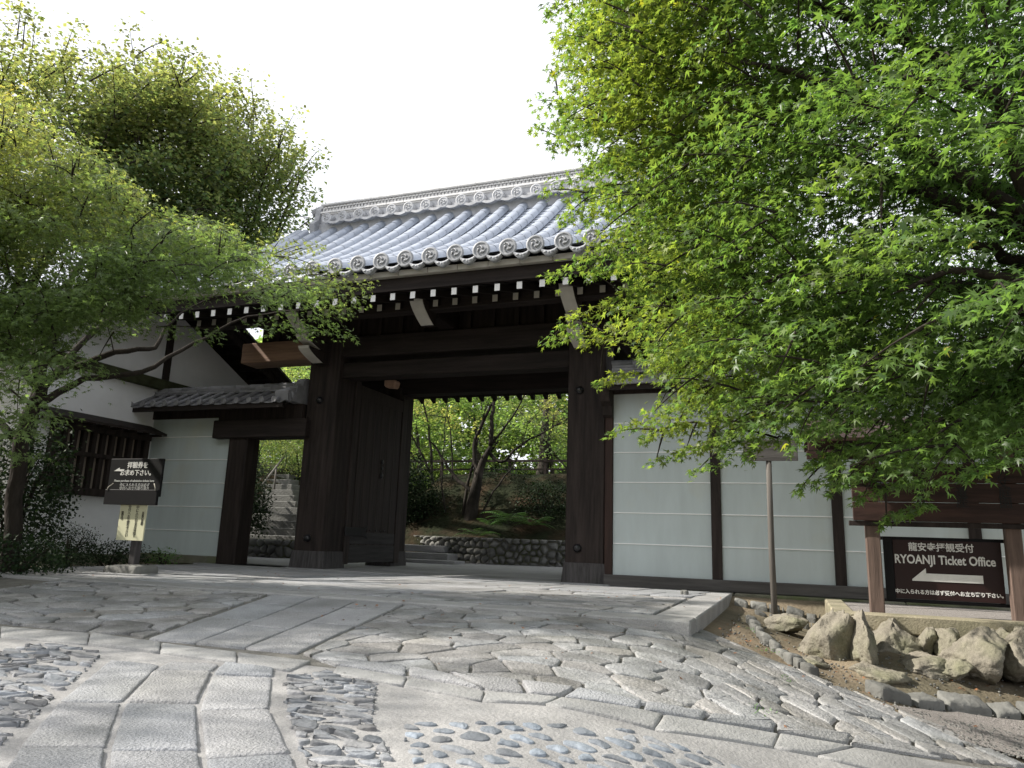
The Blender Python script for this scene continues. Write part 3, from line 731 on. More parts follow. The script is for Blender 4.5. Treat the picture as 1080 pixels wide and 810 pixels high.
# door leaves swung inward
for (xf, s) in ((-7.10, 1), (-3.08, -1)):
    mb = MB(); x0, x1 = xf-.10, xf
    mb.box((x0+.02, 11.12, .12), (x1-.02, 13.0, 3.2)); y = 11.3
    while y < 12.8: mb.box((x1-.022 if s > 0 else x0, y+.004, .16), (x1-.008 if s > 0 else x0+.014, y+.246, 3.15), .004); y += .25
    leaf = mb.build('door_leaf', M['leafwood'], G)
    mb = MB(); mb.box((x0-.005, 11.08, .08), (x1+.005, 11.24, 3.25), .006); mb.box((x0-.005, 12.82, .08), (x1+.005, 13.02, 3.25), .006); mb.box((x0, 11.24, 2.98), (x1, 12.82, 3.2), .005)
    mb.build('stile', M['leafwood'], leaf)
    mb = MB(); mb.box((x0, 11.25, .10), (x1+.002, 12.81, .40), .005); mb.box((x0, 11.25, .42), (x1-.004, 12.81, .62), .004); mb.build('bottom_rail', M['lowleaf'], leaf)
    mb = MB(); mb.prism([(11.06, .56), (11.65, .56), (11.80, .52), (11.72, .63), (11.80, .74), (11.65, .70), (11.06, .70)], 'x', x1+.002, x1+.016); mb.build('hinge_strap', M['iron'], leaf)
    if s > 0:
        mb = MB()
        for z, r in ((1.92, .045), (1.80, .035), (1.72, .02), (1.66, .05)): mb.ball((x1+.01, 12.15, z), r, 8, 6, (.4, 1, 1))
        mb.build('lock_fitting', M['iron'], leaf)
        mb = MB()
        for y in (11.9, 12.1, 12.25, 12.4): mb.ball((x1+.004, y, .66), .018, 6, 5, (.5, 1, 1))
        mb.build('nail_heads', M['iron'], leaf)
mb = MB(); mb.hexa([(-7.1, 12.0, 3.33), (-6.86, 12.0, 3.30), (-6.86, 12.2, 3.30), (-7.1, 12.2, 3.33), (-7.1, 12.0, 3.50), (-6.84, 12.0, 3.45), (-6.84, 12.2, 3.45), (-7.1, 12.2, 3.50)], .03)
mb.build('beam_end', M['palewood'], G)  # pale wood block; its sunlit tone is put into the colour
# pad stones
for xa, xb in ((LXa-.15, LXb+.15), (RXa-.1, RXb+.1)):
    mb = MB(); mb.box((xa, GY-.14, -.05), (xb, GY+GD+.1, .014), .008); mb.build('pad_stone', M['granite'], G)

# ============================================================ SIDE WALLS
def line_strips(parent, x0, x1, y, z0, z1, n):
    for k in range(1, n):
        z = z0+(z1-z0)*k/n; mb = MB(); mb.box((x0, y-.012, z-.0075), (x1, y+.01, z+.0075), .002); mb.build('white_line', M['line'], parent)
# right wall
W = empty('plaster_wall', (0, 10.6, 0), 'pale grey plaster wall with white lines and four dark posts right of the gate', 'wall')
PXS = [-2.42, -.935, .58, 2.10, 3.62, 5.14]
for i, x in enumerate(PXS):
    wd = .055 if i == 0 else .067; mb = MB(); mb.box((x-wd, 10.52, .14), (x+wd, 10.66, 2.85), .008); mb.build('post', M['redwood' if i < 1 else 'wood'], W)
for a, b in zip(PXS[:-1], PXS[1:]):
    mb = MB(); mb.box((a+.06, 10.56, .14), (b-.06, 10.62, 2.75)); p = mb.build('plaster_panel', M['plaster'], W); line_strips(p, a+.068, b-.068, 10.56, .15, 2.72, 6)
mb = MB(); mb.box((-2.47, 10.46, .0), (6.5, 10.70, .15), .008); mb.build('sill', M['grey_woodx'], W)
mb = MB(); x = -.72
while x < 6.4: x2 = min(x+rg.uniform(1.4, 2.0), 6.5); mb.box((x+.006, 10.36, -.30), (x2-.006, 10.8, -.004), .012); x = x2
mb.box((-2.47, 10.40, -.1), (-.726, 10.8, -.004), .01)
mb.build('plinth', M['plinth'], W)
mb = MB(); mb.box((-2.47, 10.5, 2.72), (6.5, 10.68, 2.9)); mb.build('top_plate', M['wood'], W)
def wall_roof(parent, x0, x1, yr, ze, zr, half, pitch, off, r, material, ridge_r=.07, layers=2):
    pf = lambda t: (yr-half+half*t*.92, ze+(zr-ze)*t)
    ds = []; x = x0+off
    while x < x1-.03: ds.append(x); x += pitch
    ds2 = ds
    for bk in (None, yr):
        roof_slope('roof', pf, ds2, pitch, r, parent, material, x0, x1, nt_=4, backy=bk)
    for x in ds2: mb = MB(); disc(mb, x, yr-half-.005, ze+r*.25, r*1.12, -1, .02, r > .055); mb.build('round_eave_tile', material, parent)
    mb = MB(); z = zr-.04
    for k in range(layers):
        w_ = .13-.02*k; x = x0+.06
        while x < x1-.06: x2 = min(x+.33, x1-.06); mb.box((x+.002, yr-w_, z), (x2-.002, yr+w_, z+.04), .005); x = x2
        z += .046
    x = x0+.05
    while x < x1-.05: x2 = min(x+.31, x1-.05); mb.tube([(x, yr, z+.02), (x+.015, yr, z+.022), (x2, yr, z+.02)], [ridge_r, ridge_r*.97, ridge_r*.92], 10); x = x2
    rr = mb.build('ridge', material, parent)
    mb = MB(); mb.box((x0+.03, yr-half+.02, ze-.12), (x1-.03, yr-half+.07, ze-.045)); mb.box((x0+.03, yr+half-.07, ze-.12), (x1-.03, yr+half-.02, ze-.045))
    mb.hexa([(x0+.03, yr-half+.05, ze-.09), (x1-.03, yr-half+.05, ze-.09), (x1-.03, yr, zr-.12), (x0+.03, yr, zr-.12), (x0+.03, yr-half+.05, ze-.06), (x1-.03, yr-half+.05, ze-.06), (x1-.03, yr, zr-.09), (x0+.03, yr, zr-.09)])
    mb.hexa([(x0+.03, yr+half-.05, ze-.09), (x1-.03, yr+half-.05, ze-.09), (x1-.03, yr, zr-.12), (x0+.03, yr, zr-.12), (x0+.03, yr+half-.05, ze-.06), (x1-.03, yr+half-.05, ze-.06), (x1-.03, yr, zr-.09), (x0+.03, yr, zr-.09)])
    mb.build('eave_boards', M['woodx'], parent)
    return rr
wall_roof(W, -2.44, 6.5, 10.6, 2.84, 3.06, .42, .62, .235, .07, M['oldtile'], layers=3)
mb = MB(); mb.box((-2.43, 10.14, 2.79), (6.5, 10.19, 2.86), .008); mb.build('eave_edge_tiles', M['tile_dark'], W)
mb = MB(); mb.prism([(10.16, 2.76), (10.56, 2.76), (10.56, 2.35), (10.44, 2.40), (10.40, 2.52), (10.28, 2.58), (10.22, 2.70)], 'x', -2.50, -2.36); mb.tube([(-2.50, 10.18, 2.83), (-2.36, 10.18, 2.83)], [.07, .07], 10)
mb.build('bracket_arm', M['wood'], W)
# left wall with the wicket door opening
W2 = empty('wicket_gate', (-9.3, 10.6, 0), 'low tile capped plaster wall with a small wicket opening left of the great gate', 'gate')
mb = MB(); mb.box((-11.2, 10.56, .13), (-9.18, 10.62, 2.62)); p = mb.build('plaster_panel', M['plaster'], W2); line_strips(p, -11.2, -9.21, 10.56, .13, 2.63, 6)
mb = MB(); mb.box((-9.22, 10.46, 0), (-8.82, 10.80, 2.2), .015); mb.build('post', M['wood'], W2)
mb = MB(); mb.box((-9.56, 10.40, 2.16), (-7.6, 10.78, 2.48), .015); mb.build('lintel', M['woodx'], W2)
mb = MB(); mb.box((-11.2, 10.52, 2.55), (-9.5, 10.7, 2.72)); mb.box((-9.52, 10.48, 2.49), (-7.75, 10.7, 2.74)); mb.build('top_plate', M['wood'], W2)
mb = MB(); mb.box((-11.2, 10.50, -.02), (-9.22, 10.7, .13), .01); mb.build('sill', M['plinth'], W2)
mb = MB(); mb.box((-9.25, 10.2, -.05), (-7.7, 10.95, .012), .01); mb.build('doorstep', M['granite'], W2)
wr = wall_roof(W2, -11.50, -7.80, 10.6, 2.73, 3.02, .58, .262, .12, .048, M['oldtile'], ridge_r=.06, layers=2)
for ex, k in ((-11.48, .8), (-7.86, 1.25)):   # onigawara ornaments
    mb = MB(); y0 = 10.6
    mb.prism([(y0-.34*k, 2.74), (y0-.38*k, 2.86), (y0-.25*k, 2.90), (y0-.22*k, 3.02), (y0-.12*k, 3.05), (y0-.09*k, 3.14*1+.04*(k-1)), (y0, 3.20+.05*(k-1)), (y0+.09*k, 3.14), (y0+.12*k, 3.05), (y0+.22*k, 3.02), (y0+.25*k, 2.9), (y0+.38*k, 2.86), (y0+.34*k, 2.74)], 'x', ex-.07, ex+.09)
    mb.ball((ex, y0-.30*k, 2.84), .09*k, 8, 6); mb.ball((ex, y0-.12, 3.0), .1, 8, 6, (1, .8, 1)); mb.build('ridge_end_ornament', M['oldtile'], W2)
mb = MB(); mb.hexa([(-8.05, 10.1, 2.72), (-7.78, 10.1, 2.72), (-7.78, 10.2, 2.72), (-8.05, 10.2, 2.72), (-8.05, 10.1, 2.9), (-7.78, 10.1, 2.9), (-7.78, 10.5, 3.05), (-8.05, 10.5, 3.05)]); mb.build('verge_tiles', M['oldtile'], W2)

# ============================================================ BUILDING ON THE LEFT
B = empty('temple_building', (-13, 10.6, 0), 'white plastered building with lattice window and dark gable boards behind left wall', 'building')
bx = -11.1
mb = MB(); mb.prism([(8.25, 0.0), (13.4, 0), (13.4, 3.55), (10.7, 4.75), (8.25, 3.75)], 'x', bx-5, bx); mb.build('wall', M['whiteplaster'], B)
for y_, z0_, z1_ in ((8.12, -.05, 3.9), (10.60, 3.33, 4.75), (13.3, -.05, 3.7)): mb = MB(); mb.box((bx-.02, y_, z0_), (bx+.055, y_+.14, z1_), .008); mb.build('timber_post', M['wood'], B)
mb = MB(); mb.box((bx, 8.25, 3.12), (bx+.12, 13.4, 3.32), .02); mb.build('mossy_beam', M['mossbeam'], B)
mb = MB(); mb.box((bx-5, 8.1, -.05), (bx+.03, 13.5, .1), .01); mb.build('foundation', M['plinth'], B)
# gable roof with ridge along x
pk = (10.7, 5.05)
for nm, (ye, ze) in (('front', (6.9, 3.55)), ('rear', (14.6, 3.28))):
    mb = MB(); dy = ye-pk[0]; dz = ze-pk[1]
    def RP(t, d): return (pk[0]+dy*t, pk[1]+dz*t+d)
    for x0_, x1_, d0, d1, mt, nm2 in ((bx-5, bx+.75, .0, .07, 'woodx', 'roof_boards'),):
        a, b = RP(0, d0), RP(1, d0); c, e = RP(1, d1), RP(0, d1); mb.prism([a, b, c, e], 'x', x0_, x1_)
    rb = mb.build('roof_boards', M['woodx'], B)
    mb = MB(); a, b, c, e = RP(0, -.30), RP(1, -.26), RP(1, .0), RP(0, .0); mb.prism([a, b, c, e], 'x', bx+.66, bx+.72); a, b, c, e = RP(0, -.12), RP(1, -.1), RP(1, -.02), RP(0, -.02); mb.prism([a, b, c, e], 'x', bx+.72, bx+.76); mb.build('barge_board', M['wood'], B)
    mb = MB()
    for k in range(14):
        t = (k+.5)/14; q = RP(t, -.02); mb.box((bx-.1, q[0]-.035, q[1]-.10), (bx+.66, q[0]+.035, q[1]-.0))
    mb.build('rafters', M['woody'], B)
    pf = (lambda t, dy=dy, dz=dz: (pk[0]+dy*(1-t), pk[1]+dz*(1-t)+.10))
    ds = [bx-4.9+.27*k for k in range(21)]
    roof_slope('roof', pf, ds, .27, .06, B, M['oldtile'], bx-5, bx+.8, nt_=10)
mb = MB(); mb.box((bx-5, 10.55, 5.1), (bx+.7, 10.85, 5.38), .02); mb.tube([(bx-5, 10.7, 5.42), (bx+.75, 10.7, 5.42)], [.09, .09], 10); mb.build('ridge', M['oldtile'], B)
# lattice window
mb = MB(); mb.box((bx, 8.62, 1.16), (bx+.02, 10.30, 2.14)); win = mb.build('window', M['shoji'], B)
mb = MB(); mb.box((bx, 8.50, 1.06), (bx+.14, 10.42, 1.18), .006); mb.box((bx, 8.50, 2.12), (bx+.16, 10.42, 2.24), .006); mb.box((bx, 8.5, 1.06), (bx+.12, 8.62, 2.2)); mb.box((bx, 10.3, 1.06), (bx+.12, 10.42, 2.2)); mb.box((bx+.03, 8.6, 1.70), (bx+.12, 10.3, 1.77)); mb.build('window_frame', M['wood'], win)
for k in range(9):
    y = 8.72+.185*k; mb = MB(); mb.box((bx+.025, y-.042, 1.16), (bx+.105, y+.042, 2.14), .004); mb.build('window_bar', M['wood'], win)
mb = MB(); mb.prism([(bx, 2.42), (bx+.42, 2.26), (bx+.42, 2.22), (bx, 2.36)], 'y', 8.3, 10.5)
for k in range(8): mb.box((bx+.02, 8.4+.28*k, 2.2), (bx+.40, 8.44+.28*k, 2.24))
mb.build('canopy', M['woodx'], B)

# ============================================================ SIGNS
# left direction sign
S = empty('direction_sign', (-7.75, 7.35, 0), 'black direction sign with left arrow and yellow notice on a stone foot', 'sign')
mb = MB(); mb.box((-7.82, 7.33, .1), (-7.72, 7.42, 1.40), .006); mb.build('post', M['footwood'], S)
mb = MB(); mb.box((-8.30, 7.29, .95), (-7.42, 7.325, 1.43), .004); bd = mb.build('board', M['black'], S)
mb = MB(); mb.box((-8.27, 7.235, .84), (-7.40, 7.275, 1.03), .004); bd2 = mb.build('lower_board', M['black'], S)
mb = MB(); mb.box((-8.04, 7.30, .40), (-7.60, 7.318, .845), .002); yb = mb.build('yellow_notice', M['yellowp'], S)
text_obj('拝観券を', .088, M['letter'], bd, (-7.83, 7.288, 1.385), (1, 0, 0), bold=.001)
text_obj('お求め下さい。', .082, M['letter'], bd, (-7.83, 7.288, 1.285), (1, 0, 0), bold=.001)
text_obj('Please purchase of admission tickets here', .040, M['letterdim'], bd, (-7.86, 7.288, 1.165), (1, 0, 0), bold=.0006)
text_obj('中に入られる方は必ず\n受付へお立ち寄り頂き\n拝観券をお求め下さい', .050, M['letterdim'], bd, (-7.84, 7.288, 1.115), (1, 0, 0), line=.9)
mb = MB(); y = 7.284; P = [(-8.22, 1.27), (-8.13, 1.315), (-8.13, 1.293), (-8.05, 1.293), (-8.05, 1.268)]; mb.prism(P[::-1], 'y', y, y+.006); mb.build('arrow', M['letter'], bd)
for s_, xx, sz in (('中に入られる方は必ず', -7.745, .050), ('受付へお立寄り下さい', -7.875, .050), ('拝観の皆様', -7.645, .042), ('龍安寺', -7.985, .046)):
    text_obj(s_, sz, M['ink'], yb, (xx, 7.298, .835 if sz > .048 else .76), (1, 0, 0), vertical=True, extrude=.001, bold=.0002, line=.78)
mb = MB()
for s in (-1, 1): mb.tube([(-7.83+s*.40, 7.23, 1.02), (-7.83+s*.39, 7.235, 1.06), (-7.83+s*.34, 7.26, 1.11)], [.006]*3, 5)
mb.build('cord', M['cord'], bd2)
mb = MB(); V = []
stone(mb, [(-8.08, 7.18), (-7.48, 7.16), (-7.44, 7.5), (-8.10, 7.52)], zero, .13, .0, rg, .01, 2, bulge=.012, sub=.12); mb.build('stone_foot', M['rubble'], S)
# noticeboard
N_ = empty('noticeboard', (1.4, 8.45, 0), 'large red brown roofed noticeboard on two pale wooden posts half hidden by maple', 'noticeboard')
for x in (.775, 1.985):
    mb = MB(); mb.box((x-.065, 8.36, -.03), (x+.065, 8.48, 1.75), .008); mb.build('post', M['postwood'], N_)
mb = MB(); z = .88
while z < 1.44: mb.box((.60, 8.30, z), (2.20, 8.345, z+.185), .004); z += .19
nb = mb.build('board', M['boardwood'], N_)
mb = MB(); mb.box((.56, 8.32, .83), (2.24, 8.40, .878), .004); mb.build('bottom_rail', M['wood'], N_)
for i, tx in enumerate(('龍安寺', '拝観受付', '世界遺産', '方丈庭園')):
    text_obj(tx, .11, M['ink'], nb, (.85+.36*i, 8.298, 1.40), (1, 0, 0), vertical=True, bold=.001, line=.85)
mb = MB()
for yy, zz in ((8.05, 1.55), (8.78, 1.55), (8.42, 1.80)): mb.box((.2, yy-.035, zz), (2.6, yy+.035, zz+.09), .005)
for x in (.42, 2.35): mb.box((x-.04, 7.98, 1.50), (x+.04, 8.86, 1.56), .004)
mb.build('roof_beams', M['boardwood'], N_)
mb = MB()
mb.hexa([(.18, 7.95, 1.64), (2.62, 7.95, 1.64), (2.62, 8.42, 1.90), (.18, 8.42, 1.90), (.18, 7.95, 1.67), (2.62, 7.95, 1.67), (2.62, 8.42, 1.93), (.18, 8.42, 1.93)])
mb.hexa([(.18, 8.42, 1.90), (2.62, 8.42, 1.90), (2.62, 8.89, 1.64), (.18, 8.89, 1.64), (.18, 8.42, 1.93), (2.62, 8.42, 1.93), (2.62, 8.89, 1.67), (.18, 8.89, 1.67)])
mb.build('roof', M['boardwood'], N_)
T = empty('ticket_office_sign', (1.38, 8.5, .1), 'dark brown ticket office sign with white arrow and lettering between two posts', 'sign')
mb = MB(); mb.box((.96, 8.505, .135), (1.90, 8.53, .705), .003); tb = mb.build('panel', M['signbrown'], T)
mb = MB(); mb.box((.875, 8.495, .11), (.958, 8.54, .725), .004); mb.box((1.858, 8.535, .11), (1.90, 8.56, .715), .004); mb.box((.84, 8.532, .70), (1.96, 8.56, .735), .004); mb.box((.84, 8.532, .10), (1.96, 8.56, .13), .004); mb.build('frame', M['black'], T)
text_obj('龍安寺拝観受付', .088, M['letter'], tb, (1.385, 8.503, .678), (1, 0, 0), bold=.0016, extrude=.0015, width=.93)
text_obj('RYOANJI Ticket Office', .120, M['letter'], tb, (1.405, 8.503, .574), (1, 0, 0), bold=.0028, extrude=.0015, width=.765)
text_obj('中に入られる方は必ず受付へお立ち寄り下さい。', .0465, M['letter'], tb, (1.432, 8.503, .225), (1, 0, 0), bold=.0016, extrude=.0015, width=.93)
mb = MB(); P = [(1.115, .325), (1.24, .435), (1.24, .385), (1.725, .385), (1.725, .31), (1.115, .31)]
mb.prism([(a, b) for a, b in P][::-1], 'y', 8.4995, 8.504); mb.build('arrow', M['letter'], tb)
# thin pole sign
Q = empty('pole_sign', (-.21, 9.4, -.3), 'thin weathered pole with small grey plate in front of the plaster wall', 'sign')
mb = MB(); mb.tube([(-.205, 9.4, -.45), (-.215, 9.4, .6), (-.21, 9.4, 1.62)], [.036, .034, .032], 8); mb.build('pole', M['grey_wood'], Q)
mb = MB(); mb.box((-.50, 9.36, 1.60), (.12, 9.38, 1.86), .003); mb.build('plate', M['grey_woodx'], Q)

# ============================================================ RETAINING KERB AND BOULDERS
mb = MB(); mb.hexa([(.34, 8.06, -.17), (2.0, 8.06, -.17), (2.0, 8.30, -.17), (.34, 8.30, -.17), (.36, 8.06, 0), (2.0, 8.06, 0), (2.0, 8.30, 0), (.36, 8.30, 0)], .014)
mb.hexa([(2.01, 8.06, -.17), (4.2, 8.06, -.17), (4.2, 8.30, -.17), (2.01, 8.30, -.17), (2.01, 8.06, 0), (4.2, 8.06, 0), (4.2, 8.30, 0), (2.01, 8.30, 0)], .014)
mb.box((.36, 8.31, -.17), (.56, 10.3, -.002), .014)
tag(mb.build('kerb_beam', M['yellowst'], origin=(1.5, 8.1, 0)), 'long yellowish granite kerb beam resting on boulders below the noticeboard', 'kerb')
mb = MB(); mb.box((.5, 8.28, -1.4), (4.2, 10.36, -.03)); struct('terrace', mb, M['gravel'])
from mathutils import noise as mn
def boulder(px0, py0, px1, py1, yc, label, seed, lean=0, dep=.34):
    a = ony(px0, py0, yc); b = ony(px1, py1, yc); c = (a+b)/2; rx = abs(b[0]-a[0])/2; rz = abs(b[2]-a[2])/2
    rb_ = np.random.default_rng(int(seed*10)); planes = [(norm(rb_.normal(0, 1, 3)), rb_.uniform(.62, .86)) for _ in range(11)]
    n, m_ = 44, 28; V = []; F = []; c2 = np.array([c[0], yc+dep*.55, c[2]])
    for i in range(m_+1):
        th = math.pi*i/m_
        for k in range(n):
            ph = 2*math.pi*k/n; d = np.array([math.sin(th)*math.cos(ph), math.sin(th)*math.sin(ph), math.cos(th)])
            # blocky superellipsoid with cleft facets
            q = d*1.12
            for nn, dd_ in planes:
                ex_ = q@nn-dd_
                if ex_ > 0: q = q-nn*ex_*.92
            f = 1.10+.20*mn.noise(Vector(d*1.5+seed))+.20*(.35-abs(mn.noise(Vector(d*2.6+seed*2))))+.09*mn.noise(Vector(d*6+seed))+.045*mn.noise(Vector(d*14+seed))
            p = q*f*np.array([rx*1.20, dep*1.1, rz*1.30]); p[0] += lean*p[2]; V.append(c2+p)
    for i in range(m_):
        for k in range(n): F.append((i*n+k, (i+1)*n+k, (i+1)*n+(k+1) % n, i*n+(k+1) % n))
    mb = MB(); mb.add(V, F, True); o = mb.build('boulder', M['boulder'], origin=c2)
    tag(o, label, 'boulder', 'boulders under the kerb beam'); return o
bl = [(850, 652, 905, 718, 7.35, 'tall leaning mossy boulder at the left end of the boulder row', .3, .3),
      (900, 660, 926, 712, 7.25, 'narrow upright boulder right of the tall leaning one', 0, .24),
      (912, 664, 976, 710, 7.75, 'broad angular tan boulder directly under the kerb beam', 0, .3),
      (968, 668, 988, 692, 7.85, 'small wedge stone squeezed between two broad boulders', .3, .2),
      (984, 666, 1014, 698, 7.75, 'small rounded grey stone tucked beneath the kerb beam', 0, .24),
      (955, 692, 1010, 716, 7.35, 'low buried boulder half sunk into the earth', 0, .3),
      (1006, 672, 1066, 714, 7.45, 'pale rounded boulder with yellow moss near the right edge', .1, .32),
      (1060, 672, 1120, 716, 7.6, 'dark based boulder cut by the right edge of the picture', 0, .32),
      (1115, 676, 1180, 724, 7.7, 'boulder beyond the right edge of the row', 0, .32),
      (832, 694, 868, 716, 6.9, 'low dark flat stone at the corner of the paving', 0, .2),
      (895, 704, 948, 726, 6.95, 'brown knobbly stone lying in front of the boulder row', 0, .2),
      (926, 662, 962, 692, 8.05, 'squarish stone wedged behind the broad angular boulder', 0, .25),
      (1040, 664, 1072, 692, 8.0, 'grey stone wedged behind the pale rounded boulder', 0, .25),
      (893, 660, 912, 694, 7.9, 'shadowed stone filling the gap behind the narrow upright boulder', 0, .25),
      (990, 696, 1022, 714, 7.3, 'small angular stone at the foot of the pale rounded boulder', 0, .18),
      (815, 650, 850, 668, 8.6, 'small mossy stone beside the foot of the thin pole', 0, .2)]
for i, (a, b, c, d, yc, lb, ln, dp) in enumerate(bl): boulder(a, b, c, d, yc, lb, 3.7*i+1.3, ln, dp)
mb = MB(); q = ony(722, 624, 9.3); stone(mb, [(q[0]-.05, 9.25), (q[0]+.05, 9.25), (q[0]+.05, 9.35), (q[0]-.05, 9.35)], zero, .07, 0, rg, .01, 2, bulge=.01, sub=.05)
tag(mb.build('loose_stone', M['rubble'], origin=(q[0], 9.3, 0)), 'small dark stone lying alone on the paving before the plaster wall', 'stone')

# ============================================================ COURTYARD
def cobble_wall(name, pts, h, label, s=.175, back=.5, rgs=3):
    rr = np.random.default_rng(rgs); root = empty(name, (pts[0][0], pts[0][1], 0), label, 'wall')
    L = [0]
    for a, b in zip(pts[:-1], pts[1:]): L.append(L[-1]+math.hypot(b[0]-a[0], b[1]-a[1]))
    def W_(s_, d):
        s_ = min(max(s_, 0), L[-1]-1e-6); i = max(k for k in range(len(L)-1) if L[k] <= s_); a, b = pts[i], pts[i+1]; t = (s_-L[i])/(L[i+1]-L[i])
        dx, dy = (b[0]-a[0])/(L[i+1]-L[i]), (b[1]-a[1])/(L[i+1]-L[i]); nx, ny = dy, -dx
        return (a[0]+(b[0]-a[0])*t+nx*d, a[1]+(b[1]-a[1])*t+ny*d)
    mb = MB()
    for c in cells([(0, 0), (L[-1], 0), (L[-1], h), (0, h)], s, 1.08, 0, .36, rr):
        tmp = MB(); stone(tmp, c, lambda x, y: 0*x, .055, .008, rr, .008, 2, bulge=.045, sub=.3, tilt=.05)
        V = []
        for (u, v, d) in tmp.v: p = W_(u, d); V.append((p[0], p[1], v+.01))
        mb.add(V, tmp.f, True)
    mb.build('stones', M['rubble'], root)
    mb = MB()
    for i in range(len(pts)-1):
        a, b = pts[i], pts[i+1]; p0, p1 = W_(L[i]+1e-4, -back), W_(L[i+1]-1e-4, -back)
        mb.add([(a[0], a[1], -.05), (b[0], b[1], -.05), (b[0], b[1], h), (a[0], a[1], h), (p0[0], p0[1], h), (p1[0], p1[1], h)], [(0, 1, 2, 3), (3, 2, 5, 4)])
    mb.build('core', M['plinth'], root); return root
cobble_wall('cobble_wall', [(-8.9, 16.9), (-7.7, 16.3), (-6.4, 15.95), (-5.0, 16.3), (-3.4, 17.2), (3.0, 18.5)], .62, 'low wall of round grey cobbles at the foot of the garden bank')
cobble_wall('cobble_wall', [(-14.6, 14.6), (-12.6, 14.3), (-10.6, 14.0), (-9.9, 14.6)], .42, 'low rough cobble wall seen through the wicket opening', s=.22, rgs=5)
ST = empty('stone_steps', (-8.2, 15.6, 0), 'three shallow stone steps rising beside the cobble wall inside the gate', 'steps')
for k, (x1_, y0_, z_) in enumerate(((-6.75, 14.85, .10), (-7.15, 15.35, .24), (-7.5, 15.9, .40))):
    mb = MB(); mb.box((-10.4, y0_, z_-.15 if k else -.02), (x1_, y0_+.56, z_), .012); mb.build('step', M['granite'], ST)
SF = empty('garden_stairway', (-13.5, 17, .4), 'flight of stone stairs climbing the hillside beyond the wicket opening', 'stairs')
for k in range(11):
    t = k/10; y_ = 16.6+.42*k; z_ = .50+.20*k; x_ = -12.6-.38*k
    mb = MB(); mb.box((x_-1.3, y_, z_-1.3), (x_+.75, y_+.46, z_), .014); mb.build('step', M['rubble'], SF)
for s, nm in ((0, 1), (1, 2)):
    mb = MB(); a = (-11.35, 17.0, 1.3+.0); mb.tube([(-13.9+s*2.6, 16.9, 1.45), (-16.3+s*2.6, 21.4, 3.3)], [.035, .035], 6)
    for t in (0, .33, .66, 1): q = np.array([-13.9+s*2.6, 16.9, 1.45])*(1-t)+np.array([-16.3+s*2.6, 21.4, 3.3])*t; mb.tube([q, q-np.array([0, 0, .9])], [.03, .03], 6)
    mb.build('handrail', M['grey_wood'], SF)
# bank terrain
def bankz(x, y):
    wy = 16.9+.25*np.clip(x+5, -3, 8)*.6
    b = .55+1.85*sstep(0, 2.8, y-wy)+.04*np.clip(y-20, 0, 60)+.24*np.clip(y-27, 0, 60)
    l = sstep(-9.0, -10.6, x)
    left = .10+1.5*sstep(15.5, 23, y)+.12*np.clip(y-19, 0, 12)+1.0*sstep(-13.5, -16.5, x)
    return b*(1-l)+left*l
xs = np.linspace(-40, 26, 110); ys = np.concatenate([np.linspace(14.5, 24, 50), np.linspace(24.5, 90, 20)])
X, Y = np.meshgrid(xs, ys, indexing='ij'); Z = bankz(X, Y)+.05*np.sin(X*3.1+Y)*np.sin(Y*2.7)
lowm = np.where(X > -9.9, 16.9+.15*np.clip(X+5, -3, 8), 14.5+.0*X); Z = np.where(Y < lowm, -.4, Z)
ny = len(ys); i, j = np.meshgrid(np.arange(len(xs)-1), np.arange(ny-1), indexing='ij'); a = (i*ny+j).ravel()
tag(npmesh('garden_bank', np.stack([X.ravel(), Y.ravel(), Z.ravel()], 1), np.stack([a, a+ny, a+ny+1, a+1], 1), M['moss'], smooth=True), kind='structure')
FN = empty('rail_fence', (-9.5, 20.5, 2.4), 'low dark rail fence standing on top of the garden bank', 'fence')
for k in range(6): mb = MB(); mb.box((-11+1.1*k, 20.4, 2.2), (-10.92+1.1*k, 20.48, 2.95)); mb.build('post', M['wood'], FN)
mb = MB(); mb.box((-11.2, 20.39, 2.84), (-5.3, 20.47, 2.90)); mb.box((-11.2, 20.41, 2.6), (-5.3, 20.46, 2.65)); mb.build('rail', M['wood'], FN)

# ============================================================ FOLIAGE
def leaf_proto(kind):
    if kind == 'maple':
        V = [(0, 0, 0)]; tips = [(-100, .62), (-48, .88), (0, 1.05), (48, .88), (100, .62)]; notch = [(-140, .13), (-74, .30), (-24, .36), (24, .36), (74, .30), (140, .13)]
        for a, r in tips: V.append((r*math.cos(rad(a)), r*math.sin(rad(a)), -.20*r*r))
        for a, r in notch: V.append((r*math.cos(rad(a)), r*math.sin(rad(a)), .02))
        F = [(0, 6+i, 1+i, 7+i) for i in range(5)]
    elif kind == 'small':
        V = [(-.45, 0, 0), (.05, -.42, .06), (.62, 0, -.1), (.05, .42, .06)]; F = [(0, 1, 2, 3)]
    else:
        V = [(-.5, 0, 0), (0, -.20, .03), (.6, 0, -.12), (0, .20, .03)]; F = [(0, 1, 2, 3)]
    return np.array(V, float), np.array(F)
def leaves(P, out, size, kind, rg, tiltn=.45, droop=.3):
    n = len(P); nr = np.array([0, 0, .9])+out*.3+rg.normal(0, tiltn, (n, 3)); nr = norm(nr)
    t = out+rg.normal(0, .6, (n, 3))+np.array([0, 0, -droop]); t = t-nr*(t*nr).sum(1, keepdims=True); t = norm(t); b = np.cross(nr, t)
    pv, pf = leaf_proto(kind); s = size*rg.uniform(.5, 1.3, (n, 1, 1)); curl = rg.uniform(-.5, 2.6, (n, 1, 1))
    V = P[:, None]+s*(pv[None, :, :1]*t[:, None]+pv[None, :, 1:2]*b[:, None]+curl*pv[None, :, 2:]*nr[:, None])
    F = (pf[None]+np.arange(n)[:, None, None]*len(pv)).reshape(-1, 4)
    return V.reshape(-1, 3), F, len(pv)
